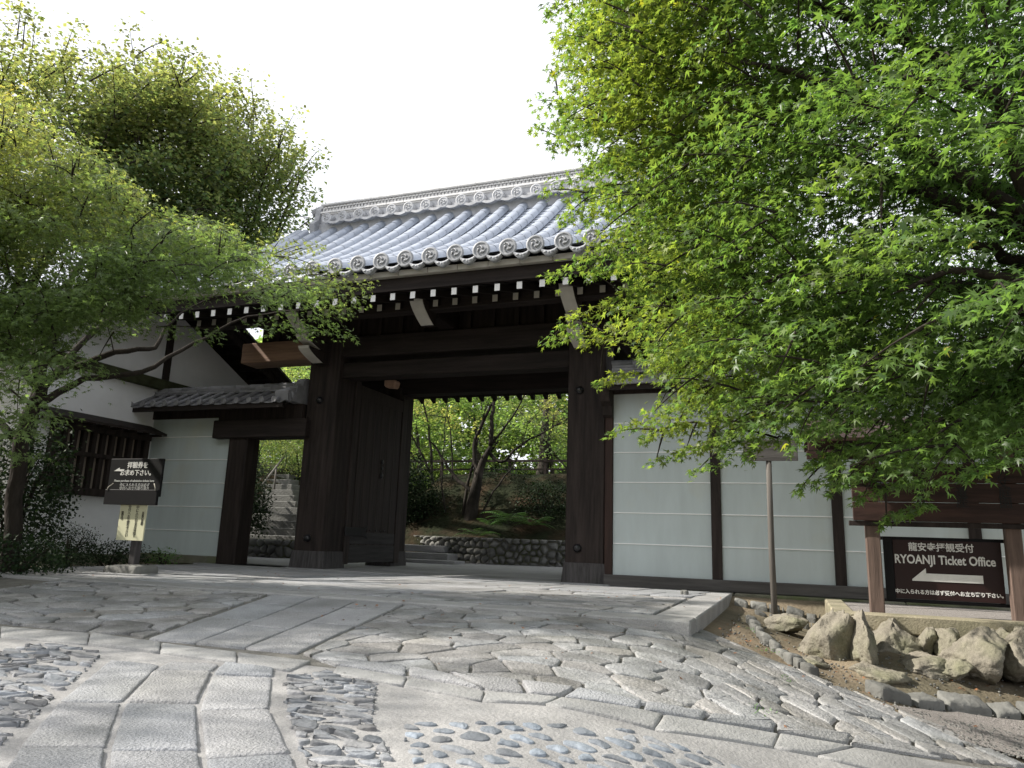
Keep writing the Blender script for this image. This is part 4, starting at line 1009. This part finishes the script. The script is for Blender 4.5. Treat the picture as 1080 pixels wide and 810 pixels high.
def spray_points(C, D, n, r, rg, thick=.10, asp=.6):
    """n leaf positions in a flat fan around every spray centre"""
    m_ = len(C); D = norm(D); side = norm(np.cross(D, np.array([0, 0, 1.]))); upv = np.cross(side, D)
    u = rg.uniform(-1, 1, (m_, n)); v = rg.normal(0, .42, (m_, n))*(1-.45*np.clip(u, 0, 1)); rr = np.asarray(r).reshape(-1, 1)
    h = rg.normal(0, thick, (m_, n))-.10*(u**2)-.10*v**2
    P = C[:, None]+rr[..., None]*(u[..., None]*D[:, None]+asp*1.6*v[..., None]*side[:, None])+(rr*h)[..., None]*np.array([0, 0, 1.])
    O = D[:, None]*.8+side[:, None]*v[..., None]*1.3+0*P
    return P.reshape(-1, 3), norm(O.reshape(-1, 3))
def inpoly(x, y, poly):
    c = np.zeros(x.shape, bool); n = len(poly)
    for i in range(n):
        (x1, y1), (x2, y2) = poly[i], poly[i-1]
        cond = ((y1 > y) != (y2 > y)); c ^= cond & (x < (x2-x1)*(y-y1)/((y2-y1) if y2 != y1 else 1e-9)+x1)
    return c
def twig_tubes(mb, starts, ends, rg, r0=.012, r1=.003, sag=.12, n=4):
    for a, b in zip(starts, ends):
        L = np.linalg.norm(b-a); mid = a*.45+b*.55+np.array([0, 0, sag*L])+rg.normal(0, .04*L, 3); pts = []
        for i in range(n+1): t = i/n; pts.append((1-t)**2*a+2*t*(1-t)*mid+t*t*b)
        mb.tube(pts, [r0*(1-i/n)+r1*i/n for i in range(n+1)], 4, cap=False)
def limb_nodes(limbs, step=.15):
    out = []
    for pts, r in limbs:
        pts = [np.array(p, float) for p in pts]
        for i in range(len(pts)-1):
            L = np.linalg.norm(pts[i+1]-pts[i]); k = max(1, int(L/step))
            for j in range(k): t = j/k; out.append(pts[i]*(1-t)+pts[i+1]*t)
    return np.array(out)
def smooth_limb(pts, rads, k=4, jit=.0, rg=None):
    pts = [np.array(p, float) for p in pts]; P = []; R = []
    for i in range(len(pts)-1):
        p0, p1, p2, p3 = pts[max(i-1, 0)], pts[i], pts[i+1], pts[min(i+2, len(pts)-1)]
        for j in range(k):
            t = j/k; q = .5*((2*p1)+(-p0+p2)*t+(2*p0-5*p1+4*p2-p3)*t*t+(-p0+3*p1-3*p2+p3)*t**3)
            if jit: q = q+rg.normal(0, jit, 3)*(i+j > 0)
            P.append(q); R.append(rads[i]*(1-t)+rads[i+1]*t)
    P.append(pts[-1]); R.append(rads[-1]); return P, R
def maple(name, label, limbs, C, D, nl, rs, size, kind, lm, seed, turnf, barkm='bark', twigs=True, group=None, tiltn=.45, twig_r=(.012, .003), maxtwig=9):
    rg = np.random.default_rng(seed); base = np.array(limbs[0][0][0], float)
    root = empty(name, tuple(base), label, 'tree', group)
    mb = MB()
    for i, (pts, rads) in enumerate(limbs):
        P, R = smooth_limb(pts, rads, 4, .012 if len(pts) > 2 else 0, rg); mb.tube(P, R, 10 if i == 0 else 7)
    tr = mb.build('trunk', M[barkm], root)
    if twigs:
        nodes = limb_nodes(limbs[1:] if len(limbs) > 1 else limbs); tw = MB(); S = []; E_ = []
        hub = limb_nodes(limbs[:1])[-1]; Dn = norm(D); dmin_ = np.array([np.min(np.linalg.norm(nodes-c, axis=1)) for c in C])
        for i in np.argsort(dmin_):
            c, d, r = C[i], Dn[i], rs[i]; q = nodes[np.argmin(np.linalg.norm(nodes-c, axis=1)+.12*np.linalg.norm(nodes-hub, axis=1))]
            S.append(q); E_.append(c+d*r*.7); nodes = np.concatenate([nodes, [c]])
        twig_tubes(tw, S, E_, rg, *twig_r); tw.build('twigs', M[barkm], root)
    P, O = spray_points(C, D, nl, rs, rg); V, F, k = leaves(P, O, size, kind, rg, tiltn)
    tn = np.clip(turnf(P, rg), 0, 1); npmesh('crown', V, F, M[lm], root, turn=np.repeat(tn, k))
    return root
# ---- right maple ------------------------------------------------
rgR = np.random.default_rng(21)
polyR = [(650, -420), (632, -120), (622, -20), (640, 40), (618, 90), (622, 125), (640, 160), (640, 205), (668, 250), (690, 300), (690, 345), (715, 380), (718, 420), (745, 440), (785, 448), (850, 445), (890, 458), (930, 478), (1000, 485), (1080, 455), (1350, 420), (1750, 250), (1750, -420)]
xs_ = rgR.uniform(600, 1750, 18500); ys_ = rgR.uniform(-420, 520, 18500); k_ = inpoly(xs_, ys_, polyR); xs_, ys_ = xs_[k_], ys_[k_]
dmin = np.interp(xs_, [600, 760, 900, 1080, 1750], [5.2, 4.3, 3.3, 2.5, 2.5]); dmax = np.interp(xs_, [600, 700, 900, 1080, 1750], [6.4, 7.2, 7.6, 7.8, 7.5])
dmin = np.where(ys_ > 380, np.maximum(dmin, 3.6), dmin); dmax = np.where(ys_ > 400, 6.2, dmax)
dd = dmin+(dmax-dmin)*rgR.beta(1.1, 1.2, len(xs_)); C = np.array([at(a, b, c) for a, b, c in zip(xs_, ys_, dd)])
k_ = (np.hypot(C[:, 0]-2.4, C[:, 1]-4.8) < 5.6) & (C[:, 2] < 6.6) & (C[:, 2] > 1.0); C = C[k_]; dd = dd[k_]
# keep a volume-even density: thin out the near ones
thin = np.where((xs_[k_] > 850) & (ys_[k_] < 260), .62, 1.0); C = C[rgR.random(len(C)) < np.clip((dd/6.5)**2, .10, 1)*.50*thin]
fr = [(604, 284, 5.8), (628, 268, 5.9), (622, 330, 5.7), (600, 352, 5.9), (640, 352, 5.6), (650, 398, 5.8), (660, 312, 5.6), (700, 455, 5.4), (672, 448, 5.6), (712, 480, 5.4), (740, 470, 5.2), (762, 486, 5.0), (782, 466, 5.0), (820, 462, 5.0), (850, 455, 4.8), (735, 445, 5.3),
      (905, 505, 4.4), (935, 515, 4.3), (955, 540, 4.3), (1010, 500, 3.8), (1050, 490, 3.6), (600, 10, 5.6), (588, 100, 6.2), (596, 70, 6.2), (585, 130, 6.3), (600, 150, 6.2), (598, 195, 6.2), (612, 225, 6.0), (625, 205, 6), (880, 480, 4.6), (640, 285, 5.6), (610, 40, 6), (900, 470, 4.4), (870, 505, 4.6), (925, 495, 4.2), (612, 110, 6.1)]
CF = np.array([at(*f) for f in fr]); C = np.concatenate([C, CF]); rs = np.concatenate([rgR.uniform(.26, .42, len(C)-len(CF)), rgR.uniform(.16, .26, len(CF))])
tr0 = np.array([2.5, 5.2, 1.6]); D = norm((C-tr0)*np.array([1, 1, .35]))*1.0+np.array([0, 0, -.28])
lim = [([(2.55, 5.3, -.75), (2.45, 5.2, .4), (2.5, 5.15, 1.5), (2.3, 5.1, 2.4)], [.20, .16, .13, .12])]
for tgt in ((-1.0, 5.6, 3.9), (-.6, 5.4, 2.7), (-.2, 4.4, 3.6), (.2, 5.9, 2.2), (.6, 3.6, 2.8), (1.0, 6.6, 3.6), (-.6, 5.2, 5.3), (1.0, 4.4, 5.0), (.6, 4.3, 1.95), (1.4, 3.0, 2.3), (3.6, 3.0, 3.4), (4.8, 5.4, 3.2), (3.2, 7.4, 3.6), (.4, 6.6, 4.8), (2.4, 4.5, 5.9), (.9, 5.2, 2.6), (4.2, 4.0, 5.0)):
    t = np.array(tgt); s0 = np.array([2.45, 5.17, 1.2+.22*(t[2]-1)]); mid = s0*.5+t*.5+np.array([0, 0, .25])+rgR.normal(0, .12, 3); mid2 = s0*.2+t*.8+np.array([0, 0, .12])+rgR.normal(0, .1, 3)
    lim.append(([s0, mid, mid2, t], [.075, .045, .028, .010]))
def turnR(P, rg):
    n = np.sin(P[:, 0]*2.1+P[:, 2]*1.7)*np.sin(P[:, 1]*1.9+P[:, 2]*2.3); left = np.clip((1.2-P[:, 0])/2.4, 0, 1)
    return rg.uniform(0, .3, len(P))*left+.20*left*(n > .2)+(rg.random(len(P)) < .004)*.7
maple('maple_tree', 'big green maple filling the right side with layered star shaped leaves', lim, C, D, 104, rs, .041, 'maple', 'L_right', 31, turnR, twig_r=(.009, .0025))
# ---- left maple -------------------------------------------------
rgL = np.random.default_rng(22)
polyL = [(-420, 60), (-50, 118), (40, 120), (75, 140), (110, 190), (160, 230), (240, 250), (300, 280), (338, 300), (335, 318), (290, 318), (240, 318), (200, 325), (150, 335), (80, 345), (40, 395), (-60, 430), (-420, 450)]
xs_ = rgL.uniform(-420, 350, 9000); ys_ = rgL.uniform(60, 450, 9000); k_ = inpoly(xs_, ys_, polyL); xs_, ys_ = xs_[k_], ys_[k_]
# flat layers: keep sprays near slanting bands
band = np.sin((ys_+.22*xs_)/52*2*math.pi*.5+xs_*.008); k_ = (band > -.30) | (rgL.random(len(xs_)) < .22); xs_, ys_ = xs_[k_], ys_[k_]
dd = rgL.uniform(6.4, 9.2, len(xs_)); C = np.array([at(a, b, c) for a, b, c in zip(xs_, ys_, dd)]); C = C[rgL.random(len(C)) < .50]
C = C[(C[:, 0] < -11.3) | (C[:, 1] < 9.4)]
fr = [(360, 312, 8.6), (350, 330, 8.5), (372, 300, 8.7), (330, 345, 8.4), (340, 285, 8.7), (312, 338, 8.4), (318, 262, 9.0), (345, 350, 8.5), (92, 392, 7.4), (22, 440, 7), (215, 352, 7.8), (290, 345, 8.2), (60, 365, 7.2), (120, 350, 7.5), (165, 345, 7.8), (30, 395, 6.3), (50, 385, 6.4), (10, 410, 6.2), (-10, 440, 6.2), (35, 425, 6.2), (60, 400, 6.5), (0, 380, 6.3), (20, 455, 6.2), (45, 440, 6.3), (-20, 400, 6.2), (80, 380, 6.8), (-40, 470, 7), (20, 480, 6.8), (355, 322, 8.8), (325, 310, 8.6), (285, 270, 8.8), (300, 262, 8.8), (290, 285, 8.7), (312, 285, 8.8), (272, 258, 8.7), (325, 290, 8.8), (345, 300, 8.8)]
CF = np.array([at(*f) for f in fr]); C = np.concatenate([C, CF]); rs = rgL.uniform(.28, .46, len(C))
T0 = np.array([-8.6, 6.5, 1.5]); D = norm((C-T0)*np.array([1, 1, .3]))+np.array([0, 0, -.12])
tb0 = ony(22, 600, 6.5)
lim = [([(-8.75, 6.5, -.05), ony(18, 500, 6.5), ony(30, 440, 6.5), ony(48, 400, 6.6)], [.10, .09, .08, .07])]
for seg in ([(40, 425, 6.5), (90, 400, 6.9), (150, 392, 7.3), (205, 362, 7.9), (260, 335, 8.3), (330, 325, 8.4)], [(30, 440, 6.5), (60, 350, 6.8), (100, 290, 7.2), (150, 245, 7.6)], [(45, 410, 6.6), (110, 340, 7.4), (190, 300, 8.2), (280, 295, 8.5)],
            [(20, 470, 6.5), (-60, 380, 6.5), (-150, 300, 6.6), (-250, 220, 6.8)], [(40, 400, 6.6), (20, 300, 7.2), (10, 200, 7.6), (40, 140, 7.8)], [(50, 400, 6.7), (120, 372, 7.0), (165, 365, 7.4), (180, 340, 7.6), (230, 310, 8)], [(40, 410, 6.5), (-20, 330, 6.2), (-100, 250, 6.0)], [(60, 350, 6.8), (90, 270, 7.8), (180, 230, 8.4)]):
    pts = [ony(*s) for s in seg]; n = len(pts); lim.append((pts, [.05-.042*i/(n-1) for i in range(n)]))
def turnL(P, rg):
    n = np.sin(P[:, 0]*1.3+2)*np.sin(P[:, 2]*1.9+P[:, 1]); up = np.clip((P[:, 2]-2.9)/2.6, 0, 1)
    return rg.uniform(0, .6, len(P))*up+.25*up*(n > -.1)+.10
maple('maple_tree', 'low spreading maple on the left with yellowing top and bare lower limbs', lim, C, D, 84, rs, .044, 'maple', 'L_left', 32, turnL, twig_r=(.009, .0025))
# ---- unseen maple left of the camera, added to cast the dappled shade
rgX = np.random.default_rng(24)
th = rgX.uniform(0, 2*math.pi, 260); r = 2.3*np.sqrt(rgX.random(260)); C = np.stack([-9.4+r*np.cos(th)*1.1, 1.2+r*np.sin(th)*1.1, 4.3+rgX.uniform(-.9, 1.3, 260)], 1)
D = norm(C-np.array([-9.4, 1.2, 2.6]))+np.array([0, 0, -.2]); rs = rgX.uniform(.35, .55, 260)
lim = [([(-9.6, 1.2, -.4), (-9.5, 1.2, 1.4), (-9.4, 1.2, 3.0)], [.18, .14, .11])]+[([(-9.45, 1.2, 2.3), (-9.4+1.0*math.cos(a), 1.2+1.0*math.sin(a), 3.5), (-9.4+2.2*math.cos(a), 1.2+2.2*math.sin(a), 4.4)], [.06, .04, .012]) for a in np.arange(0, 6.2, .9)]
maple('maple_tree', 'unseen maple added left of the camera to cast dappled shade', lim, C, D, 40, rs, .06, 'small', 'L_left', 33, turnL)
rgX = np.random.default_rng(25); n_ = 380  # unseen evergreen mass, added to block sun and sky light from the left
C = norm(rgX.normal(0, 1, (n_, 3)))*(rgX.random((n_, 1))**.4)*np.array([1.8, 2.6, 1.4])+np.array([-13.4, 4.2, 1.9]); D = norm(C-np.array([-13.0, 4.6, .8]))
lim = [([(-13.0, 4.6, -.3), (-13.0, 4.7, .8), (-13.0, 4.6, 2.2)], [.2, .16, .1])]+[([(-13.0, 4.6, 1.0), (-13.0+1.4*math.cos(a), 4.6+1.4*math.sin(a), 1.9)], [.07, .02]) for a in np.arange(0, 6.2, .9)]
maple('shade_evergreen', 'unseen dense evergreen tree added beyond the left edge to block light', lim, C, D, 60, rgX.uniform(.4, .6, n_), .09, 'small', 'L_dark', 34, lambda P, r: np.zeros(len(P)))
# ---- woodland behind the left building ---------------------------
def wood_tree(name, label, poly, d0, d1, n, nl, seed, size, base, rsz, lm='L_back', turn=None, group=None, barkm='bark', extra=()):
    rg = np.random.default_rng(seed); P = np.array(poly); xs_ = rg.uniform(P[:, 0].min(), P[:, 0].max(), n*4); ys_ = rg.uniform(P[:, 1].min(), P[:, 1].max(), n*4)
    k = inpoly(xs_, ys_, poly); xs_, ys_ = xs_[k][:n], ys_[k][:n]; C = np.array([at(a, b, c) for a, b, c in zip(xs_, ys_, rg.uniform(d0, d1, len(xs_)))])
    if len(extra): C = np.concatenate([C, np.array([at(*e) for e in extra])])
    base = np.array(base, float); top = C.mean(0); ctr = np.array([top[0], top[1], C[:, 2].min()])
    D = norm((C-ctr)*np.array([1, 1, .7])); rs = rg.uniform(.7, 1.25, len(C))*rsz
    lim = [([base, base*.6+top*.4+np.array([.1, 0, -.1]), top], [.24, .16, .06])]
    idx = rg.choice(len(C), min(9, len(C)), replace=False)
    for i in idx: s = base*.5+top*.5; m_ = s*.5+C[i]*.5+np.array([0, 0, .3]); lim.append(([s, m_, C[i]], [.10, .055, .015]))
    return maple(name, label, lim, C, D, nl, rs, size, 'small', lm, seed, turn or (lambda P, rg: rg.uniform(0, .35, len(P))), barkm=barkm, group=group, twig_r=(.02, .005), tiltn=.55)
GW = 'woodland trees behind the left building'
hz_t = lambda P, rg: rg.uniform(0, .4, len(P))+.25*np.clip((P[:, 2]-8)/3, 0, 1)
wood_tree('broadleaf_tree', 'tall broadleaf tree at upper left with thin top shoots above the maple', [(-250, 40), (-20, 60), (30, 70), (90, 62), (140, 75), (180, 110), (170, 180), (150, 230), (60, 280), (-250, 300)], 15.5, 18.5, 340, 165, 41, .10, (-17.5, 13.5, 0), .85, turn=hz_t, group=GW, extra=[(18, 40, 16.5), (14, 25, 16.5), (24, 52, 16.5), (60, 55, 17)])
wood_tree('broadleaf_tree', 'dark mid green tree crown behind the yellowing maple', [(110, 80), (165, 70), (215, 95), (240, 120), (245, 190), (225, 260), (120, 290), (80, 220)], 16, 19, 210, 165, 42, .10, (-16.8, 17.0, 0), .85, turn=hz_t, group=GW, extra=[(140, 62, 17), (170, 65, 17.5)])
wood_tree('broadleaf_tree', 'thin airy tree crown standing closest to the gate roof', [(225, 110), (265, 115), (300, 145), (312, 185), (305, 230), (280, 270), (200, 300), (190, 200)], 17.5, 20, 150, 140, 43, .09, (-17.4, 19.0, .3), .8, turn=hz_t, group=GW, extra=[(230, 108, 18), (262, 112, 18), (298, 145, 18.5), (310, 255, 17.5), (300, 270, 17.5), (322, 235, 17.5), (318, 190, 18.5), (322, 175, 18.5), (318, 215, 18.5), (316, 240, 18)])
# ---- garden trees beyond the gate ---------------------------------
rc = np.random.default_rng(50)
def court_tree(label, limbs_px, Y, crown_px, n, seed, nl=70, size=.085, yel=.25, barkm='barkgrey', rsz=.7, dY=1.6):
    lim = []
    for seg, r0 in limbs_px:
        pts = [ony(a, b, Y+(c if len(s3) > 2 else 0)) for s3 in seg for a, b, c in [(s3[0], s3[1], s3[2] if len(s3) > 2 else 0)]]
        k = len(pts); lim.append((pts, [r0*(1-.8*i/(k-1)) for i in range(k)]))
    rg = np.random.default_rng(seed); P = np.array(crown_px); xs_ = rg.uniform(P[:, 0].min(), P[:, 0].max(), n*5); ys_ = rg.uniform(P[:, 1].min(), P[:, 1].max(), n*5)
    k = inpoly(xs_, ys_, crown_px); xs_, ys_ = xs_[k][:n], ys_[k][:n]; C = np.array([ony(a, b, Y+c) for a, b, c in zip(xs_, ys_, rg.uniform(-dY*.4, dY, len(xs_)))])
    b = np.array(lim[0][0][0]); D = norm((C-b)*np.array([1, 1, .25])); rs = rg.uniform(.6, 1.2, len(C))*rsz
    return maple('garden_maple', label, lim, C, D, nl, rs, size, 'small', 'L_court', seed, lambda P, r: np.clip(r.uniform(0, .25, len(P))+yel*(np.sin(P[:, 0]*2+P[:, 2]*3+seed) > .35), 0, 1), barkm=barkm, group='maples of the garden beyond the gate', twig_r=(.014, .004), tiltn=.5)
court_tree('garden maple with thick forked leaning trunk seen through the gate', [([(482, 600), (496, 545), (505, 500), (518, 470)], .24), ([(505, 500), (500, 470), (512, 440), (524, 415), (535, 380)], .07), ([(518, 470), (519, 440), (521, 410), (515, 380)], .07), ([(516, 478), (530, 488), (548, 470), (575, 455), (620, 430)], .05), ([(500, 520), (478, 500), (462, 475), (450, 462)], .06), ([(518, 470), (540, 440), (560, 405)], .04), ([(485, 580), (492, 520), (500, 480), (506, 450), (515, 425)], .05), ([(488, 590), (470, 540), (466, 500), (470, 440)], .04), ([(495, 570), (520, 520), (545, 485), (560, 440)], .035)],
           17.6, [(380, 330), (640, 330), (640, 452), (560, 450), (520, 440), (470, 450), (380, 445)], 95, 51, yel=.45, size=.075, rsz=.6)
court_tree('slender garden maple close to the open door leaf', [([(470, 590), (462, 540), (456, 500), (452, 450), (440, 400)], .07), ([(480, 580), (476, 530), (477, 480), (472, 430)], .05), ([(455, 500), (440, 470), (425, 440)], .04)], 18.6, [(340, 360), (470, 360), (470, 420), (430, 470), (340, 470)], 70, 52, yel=.5, size=.075, rsz=.6)
court_tree('straight dark trunked garden tree near the right gate post', [([(572, 505), (574, 470), (576, 430), (578, 380)], .22), ([(583, 505), (580, 460), (590, 430)], .08), ([(576, 470), (590, 485), (605, 505)], .05)], 23.0, [(540, 340), (680, 340), (690, 490), (590, 500), (540, 470)], 110, 53, yel=.2, rsz=.9)
court_tree('bright green garden maple furthest back beyond the bank', [([(500, 520), (505, 480), (500, 440)], .16), ([(503, 490), (530, 460), (550, 430)], .06)], 26.0, [(400, 340), (600, 340), (610, 520), (400, 520)], 260, 54, yel=.1, rsz=1.2, size=.14, dY=4, nl=90)
court_tree('green garden maple on the bank behind the door leaf', [([(440, 520), (442, 480), (438, 440)], .12), ([(440, 490), (425, 460)], .05)], 23.5, [(300, 380), (470, 380), (480, 510), (300, 500)], 180, 55, yel=.15, rsz=1.0, dY=3, size=.11)
court_tree('dense hillside tree above the wicket opening', [([(262, 520), (268, 470), (275, 400)], .14), ([(268, 470), (290, 440)], .06)], 22.5, [(225, 370), (350, 370), (350, 500), (310, 505), (250, 470), (225, 470)], 170, 56, yel=.3, rsz=.8, dY=4, nl=80)
court_tree('broad garden tree hidden behind the right plaster wall', [([(760, 540), (765, 470), (770, 400)], .2)], 24.0, [(640, 250), (1080, 220), (1100, 420), (640, 480)], 200, 57, yel=.1, rsz=1.2, size=.12, dY=4)
court_tree('tall hillside tree far beyond the garden', [([(520, 500), (520, 440), (520, 400)], .2)], 34.0, [(250, 360), (660, 340), (660, 520), (250, 520)], 420, 58, yel=.1, rsz=2.0, size=.30, dY=7, nl=110)
# ---- shrubs -------------------------------------------------------
def shrub(name, label, c, r, n, seed, size=.05, lm='L_dark', kind='small', cat='shrub', group=None, tiltn=.8):
    rg = np.random.default_rng(seed); d = norm(rg.normal(0, 1, (n, 3))); rr = (rg.random((n, 1))**.28)*(1+.18*np.sin(d[:, :1]*5+seed)*np.sin(d[:, 1:2]*6)+.1*rg.normal(0, 1, (n, 1)))
    P = np.array(c)+d*rr*np.array(r); P = P[P[:, 2] > c[2]-r[2]*.95]; d = norm(P-np.array(c))
    root = empty(name, (c[0], c[1], c[2]-r[2]), label, cat, group)
    V, F, k = leaves(P, d, size, kind, rg, tiltn, .1); npmesh('foliage', V, F, M[lm], root, turn=np.repeat(rg.uniform(0, .5, len(P)), k))
    mb = MB()
    for i in range(7):
        a = rg.uniform(0, 6.28); e = np.array(c)+np.array([math.cos(a)*r[0]*.6, math.sin(a)*r[1]*.6, r[2]*.5]); mb.tube([(c[0], c[1], c[2]-r[2]), (np.array(c)+e)/2+np.array([0, 0, -.1]), e], [.02, .014, .005], 5)
    mb.build('stems', M['bark'], root); return root
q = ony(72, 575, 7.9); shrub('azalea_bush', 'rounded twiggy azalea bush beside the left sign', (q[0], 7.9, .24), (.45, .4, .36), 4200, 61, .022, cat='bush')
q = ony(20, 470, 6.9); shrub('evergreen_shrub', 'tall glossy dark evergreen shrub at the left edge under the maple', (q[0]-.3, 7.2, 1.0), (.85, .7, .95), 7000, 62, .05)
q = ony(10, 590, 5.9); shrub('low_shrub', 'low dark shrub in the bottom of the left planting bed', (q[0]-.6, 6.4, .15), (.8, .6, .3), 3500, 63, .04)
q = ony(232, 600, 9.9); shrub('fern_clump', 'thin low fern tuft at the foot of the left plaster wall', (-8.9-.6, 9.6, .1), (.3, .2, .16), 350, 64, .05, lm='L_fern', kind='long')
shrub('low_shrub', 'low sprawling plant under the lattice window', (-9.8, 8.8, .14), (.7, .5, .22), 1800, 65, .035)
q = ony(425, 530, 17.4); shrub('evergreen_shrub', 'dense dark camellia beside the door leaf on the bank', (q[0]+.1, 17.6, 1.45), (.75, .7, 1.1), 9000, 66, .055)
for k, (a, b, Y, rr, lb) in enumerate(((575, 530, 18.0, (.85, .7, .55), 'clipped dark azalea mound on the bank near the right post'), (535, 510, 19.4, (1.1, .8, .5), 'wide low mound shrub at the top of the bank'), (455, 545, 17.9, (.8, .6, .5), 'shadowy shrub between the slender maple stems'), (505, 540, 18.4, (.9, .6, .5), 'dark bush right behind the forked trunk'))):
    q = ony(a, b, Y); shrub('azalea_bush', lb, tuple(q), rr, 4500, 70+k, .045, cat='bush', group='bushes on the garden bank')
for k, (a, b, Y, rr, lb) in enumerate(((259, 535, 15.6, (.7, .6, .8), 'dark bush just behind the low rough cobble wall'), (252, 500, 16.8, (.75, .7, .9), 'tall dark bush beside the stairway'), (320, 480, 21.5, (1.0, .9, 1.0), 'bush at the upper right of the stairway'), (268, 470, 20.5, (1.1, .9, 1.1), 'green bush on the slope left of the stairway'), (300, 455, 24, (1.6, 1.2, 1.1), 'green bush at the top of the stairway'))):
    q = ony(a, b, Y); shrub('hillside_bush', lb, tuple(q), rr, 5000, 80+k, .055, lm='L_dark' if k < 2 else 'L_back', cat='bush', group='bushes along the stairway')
# ferns on the bank
def fern(label, c, n, L, seed):
    c = np.array(c)+[0, -.25, .12]; L = L*1.25
    rg = np.random.default_rng(seed); root = empty('fern', tuple(c), label, 'fern', 'ferns above the cobble wall'); VV = []; FF = []; b = 0
    for i in range(n):
        a = rg.uniform(0, 6.28); e = rg.uniform(.5, 1.2); l = L*rg.uniform(.7, 1.1); dr = np.array([math.cos(a), math.sin(a), 0]); sd_ = np.array([-math.sin(a), math.cos(a), 0])
        for k in range(1, 15):
            t = k/15; p = np.array(c)+dr*l*t*math.cos(e*.6)+np.array([0, 0, l*(t*math.sin(e)-.75*t*t)]); w_ = l*.24*math.sin(math.pi*min(t*1.05+.08, 1))*.9
            for s in (-1, 1):
                q = p+sd_*s*w_+dr*w_*.35+np.array([0, 0, -.15*w_]); h = dr*l*.026
                VV += [p-h, p+h, q+h*.3, q-h*.6]; FF.append((b, b+1, b+2, b+3)); b += 4
    V = np.array(VV); npmesh('fronds', V, np.array(FF), M['L_fern'], root, turn=np.zeros(len(V)))
for k, (a, b, Y, L, lb) in enumerate(((540, 556, 16.9, .85, 'large arching fern in the middle above the cobble wall'), (508, 572, 16.6, .6, 'fern spilling over the cobble wall below the trunk'), (565, 560, 17.2, .6, 'smaller fern right of the large arching fern'), (520, 560, 17.2, .55, 'small fern behind the spilling fern'))):
    fern(lb, ony(a, b, Y), 13, L, 90+k)
# tiny red flowered weed by the pole
R_ = empty('weed_tuft', tuple(ony(826, 658, 9.2)), 'tiny green weed tuft with a red flower beside the thin pole', 'weed')
c0 = ony(826, 658, 9.2); rg9 = np.random.default_rng(9); P = c0+rg9.normal(0, .035, (60, 3))*np.array([1.6, 1, .6]); V, F, k = leaves(P, norm(P-c0+.01), .03, 'long', rg9); npmesh('foliage', V, F, M['L_fern'], R_, turn=np.zeros(len(V)))
mb = MB()
for dx in (-.02, .03): mb.ball((c0[0]+dx, c0[1]-.03, c0[2]+.06), .014, 6, 5)
mb.build('flower', mat('red_petal', (.6, .03, .03), .5, .1, 3, bump=0), R_)
# weeds in the joints and fallen leaves: stuff
rg8 = np.random.default_rng(8); P = []
for (a, b, n, s) in ((815, 692, 30, .05), (800, 752, 24, .04), (830, 720, 14, .03), (795, 668, 20, .04), (1005, 655, 10, .02)):
    g0 = gpt(a, b)
    for i in range(n): x, y = g0[0]+rg8.normal(0, s), g0[1]+rg8.normal(0, s*2); P.append((x, y, float(hz(x, y))+.03))
P = np.array(P); V, F, k = leaves(P, norm(rg8.normal(0, 1, P.shape)+[0, 0, 1]), .022, 'long', rg8); tag(npmesh('weeds', V, F, M['L_fern'], turn=np.zeros(len(V))), 'small green weeds in the paving joints', 'weeds', kind='stuff')
P = []
for i in range(420):
    if i < 90: x, y = rg8.uniform(-3.5, 1.3), rg8.uniform(4.3, 9.5)
    elif i < 330: x, y = rg8.uniform(-.65, 1.9), rg8.uniform(5.9, 8.0)
    else: x, y = rg8.uniform(-9, -1), rg8.uniform(3.5, 10)
    z = (0.012 if (PX0 < x < PX1 and y > PY0) else float(hz(x, y))+.035); P.append((x, y, z))
P = np.array(P); P[90:330, 2] -= .03; V, F, k = leaves(P, norm(rg8.normal(0, 1, P.shape)*[1, 1, .1]), .024, 'maple', rg8, .12, 0); tag(npmesh('fallen_leaves', V, F, mat('dry_leaf', (.20, .09, .04), .8, .4, 3, bump=0, island=.5), turn=np.zeros(len(V))), 'dry brown leaves fallen on the paving', 'leaves', kind='stuff')
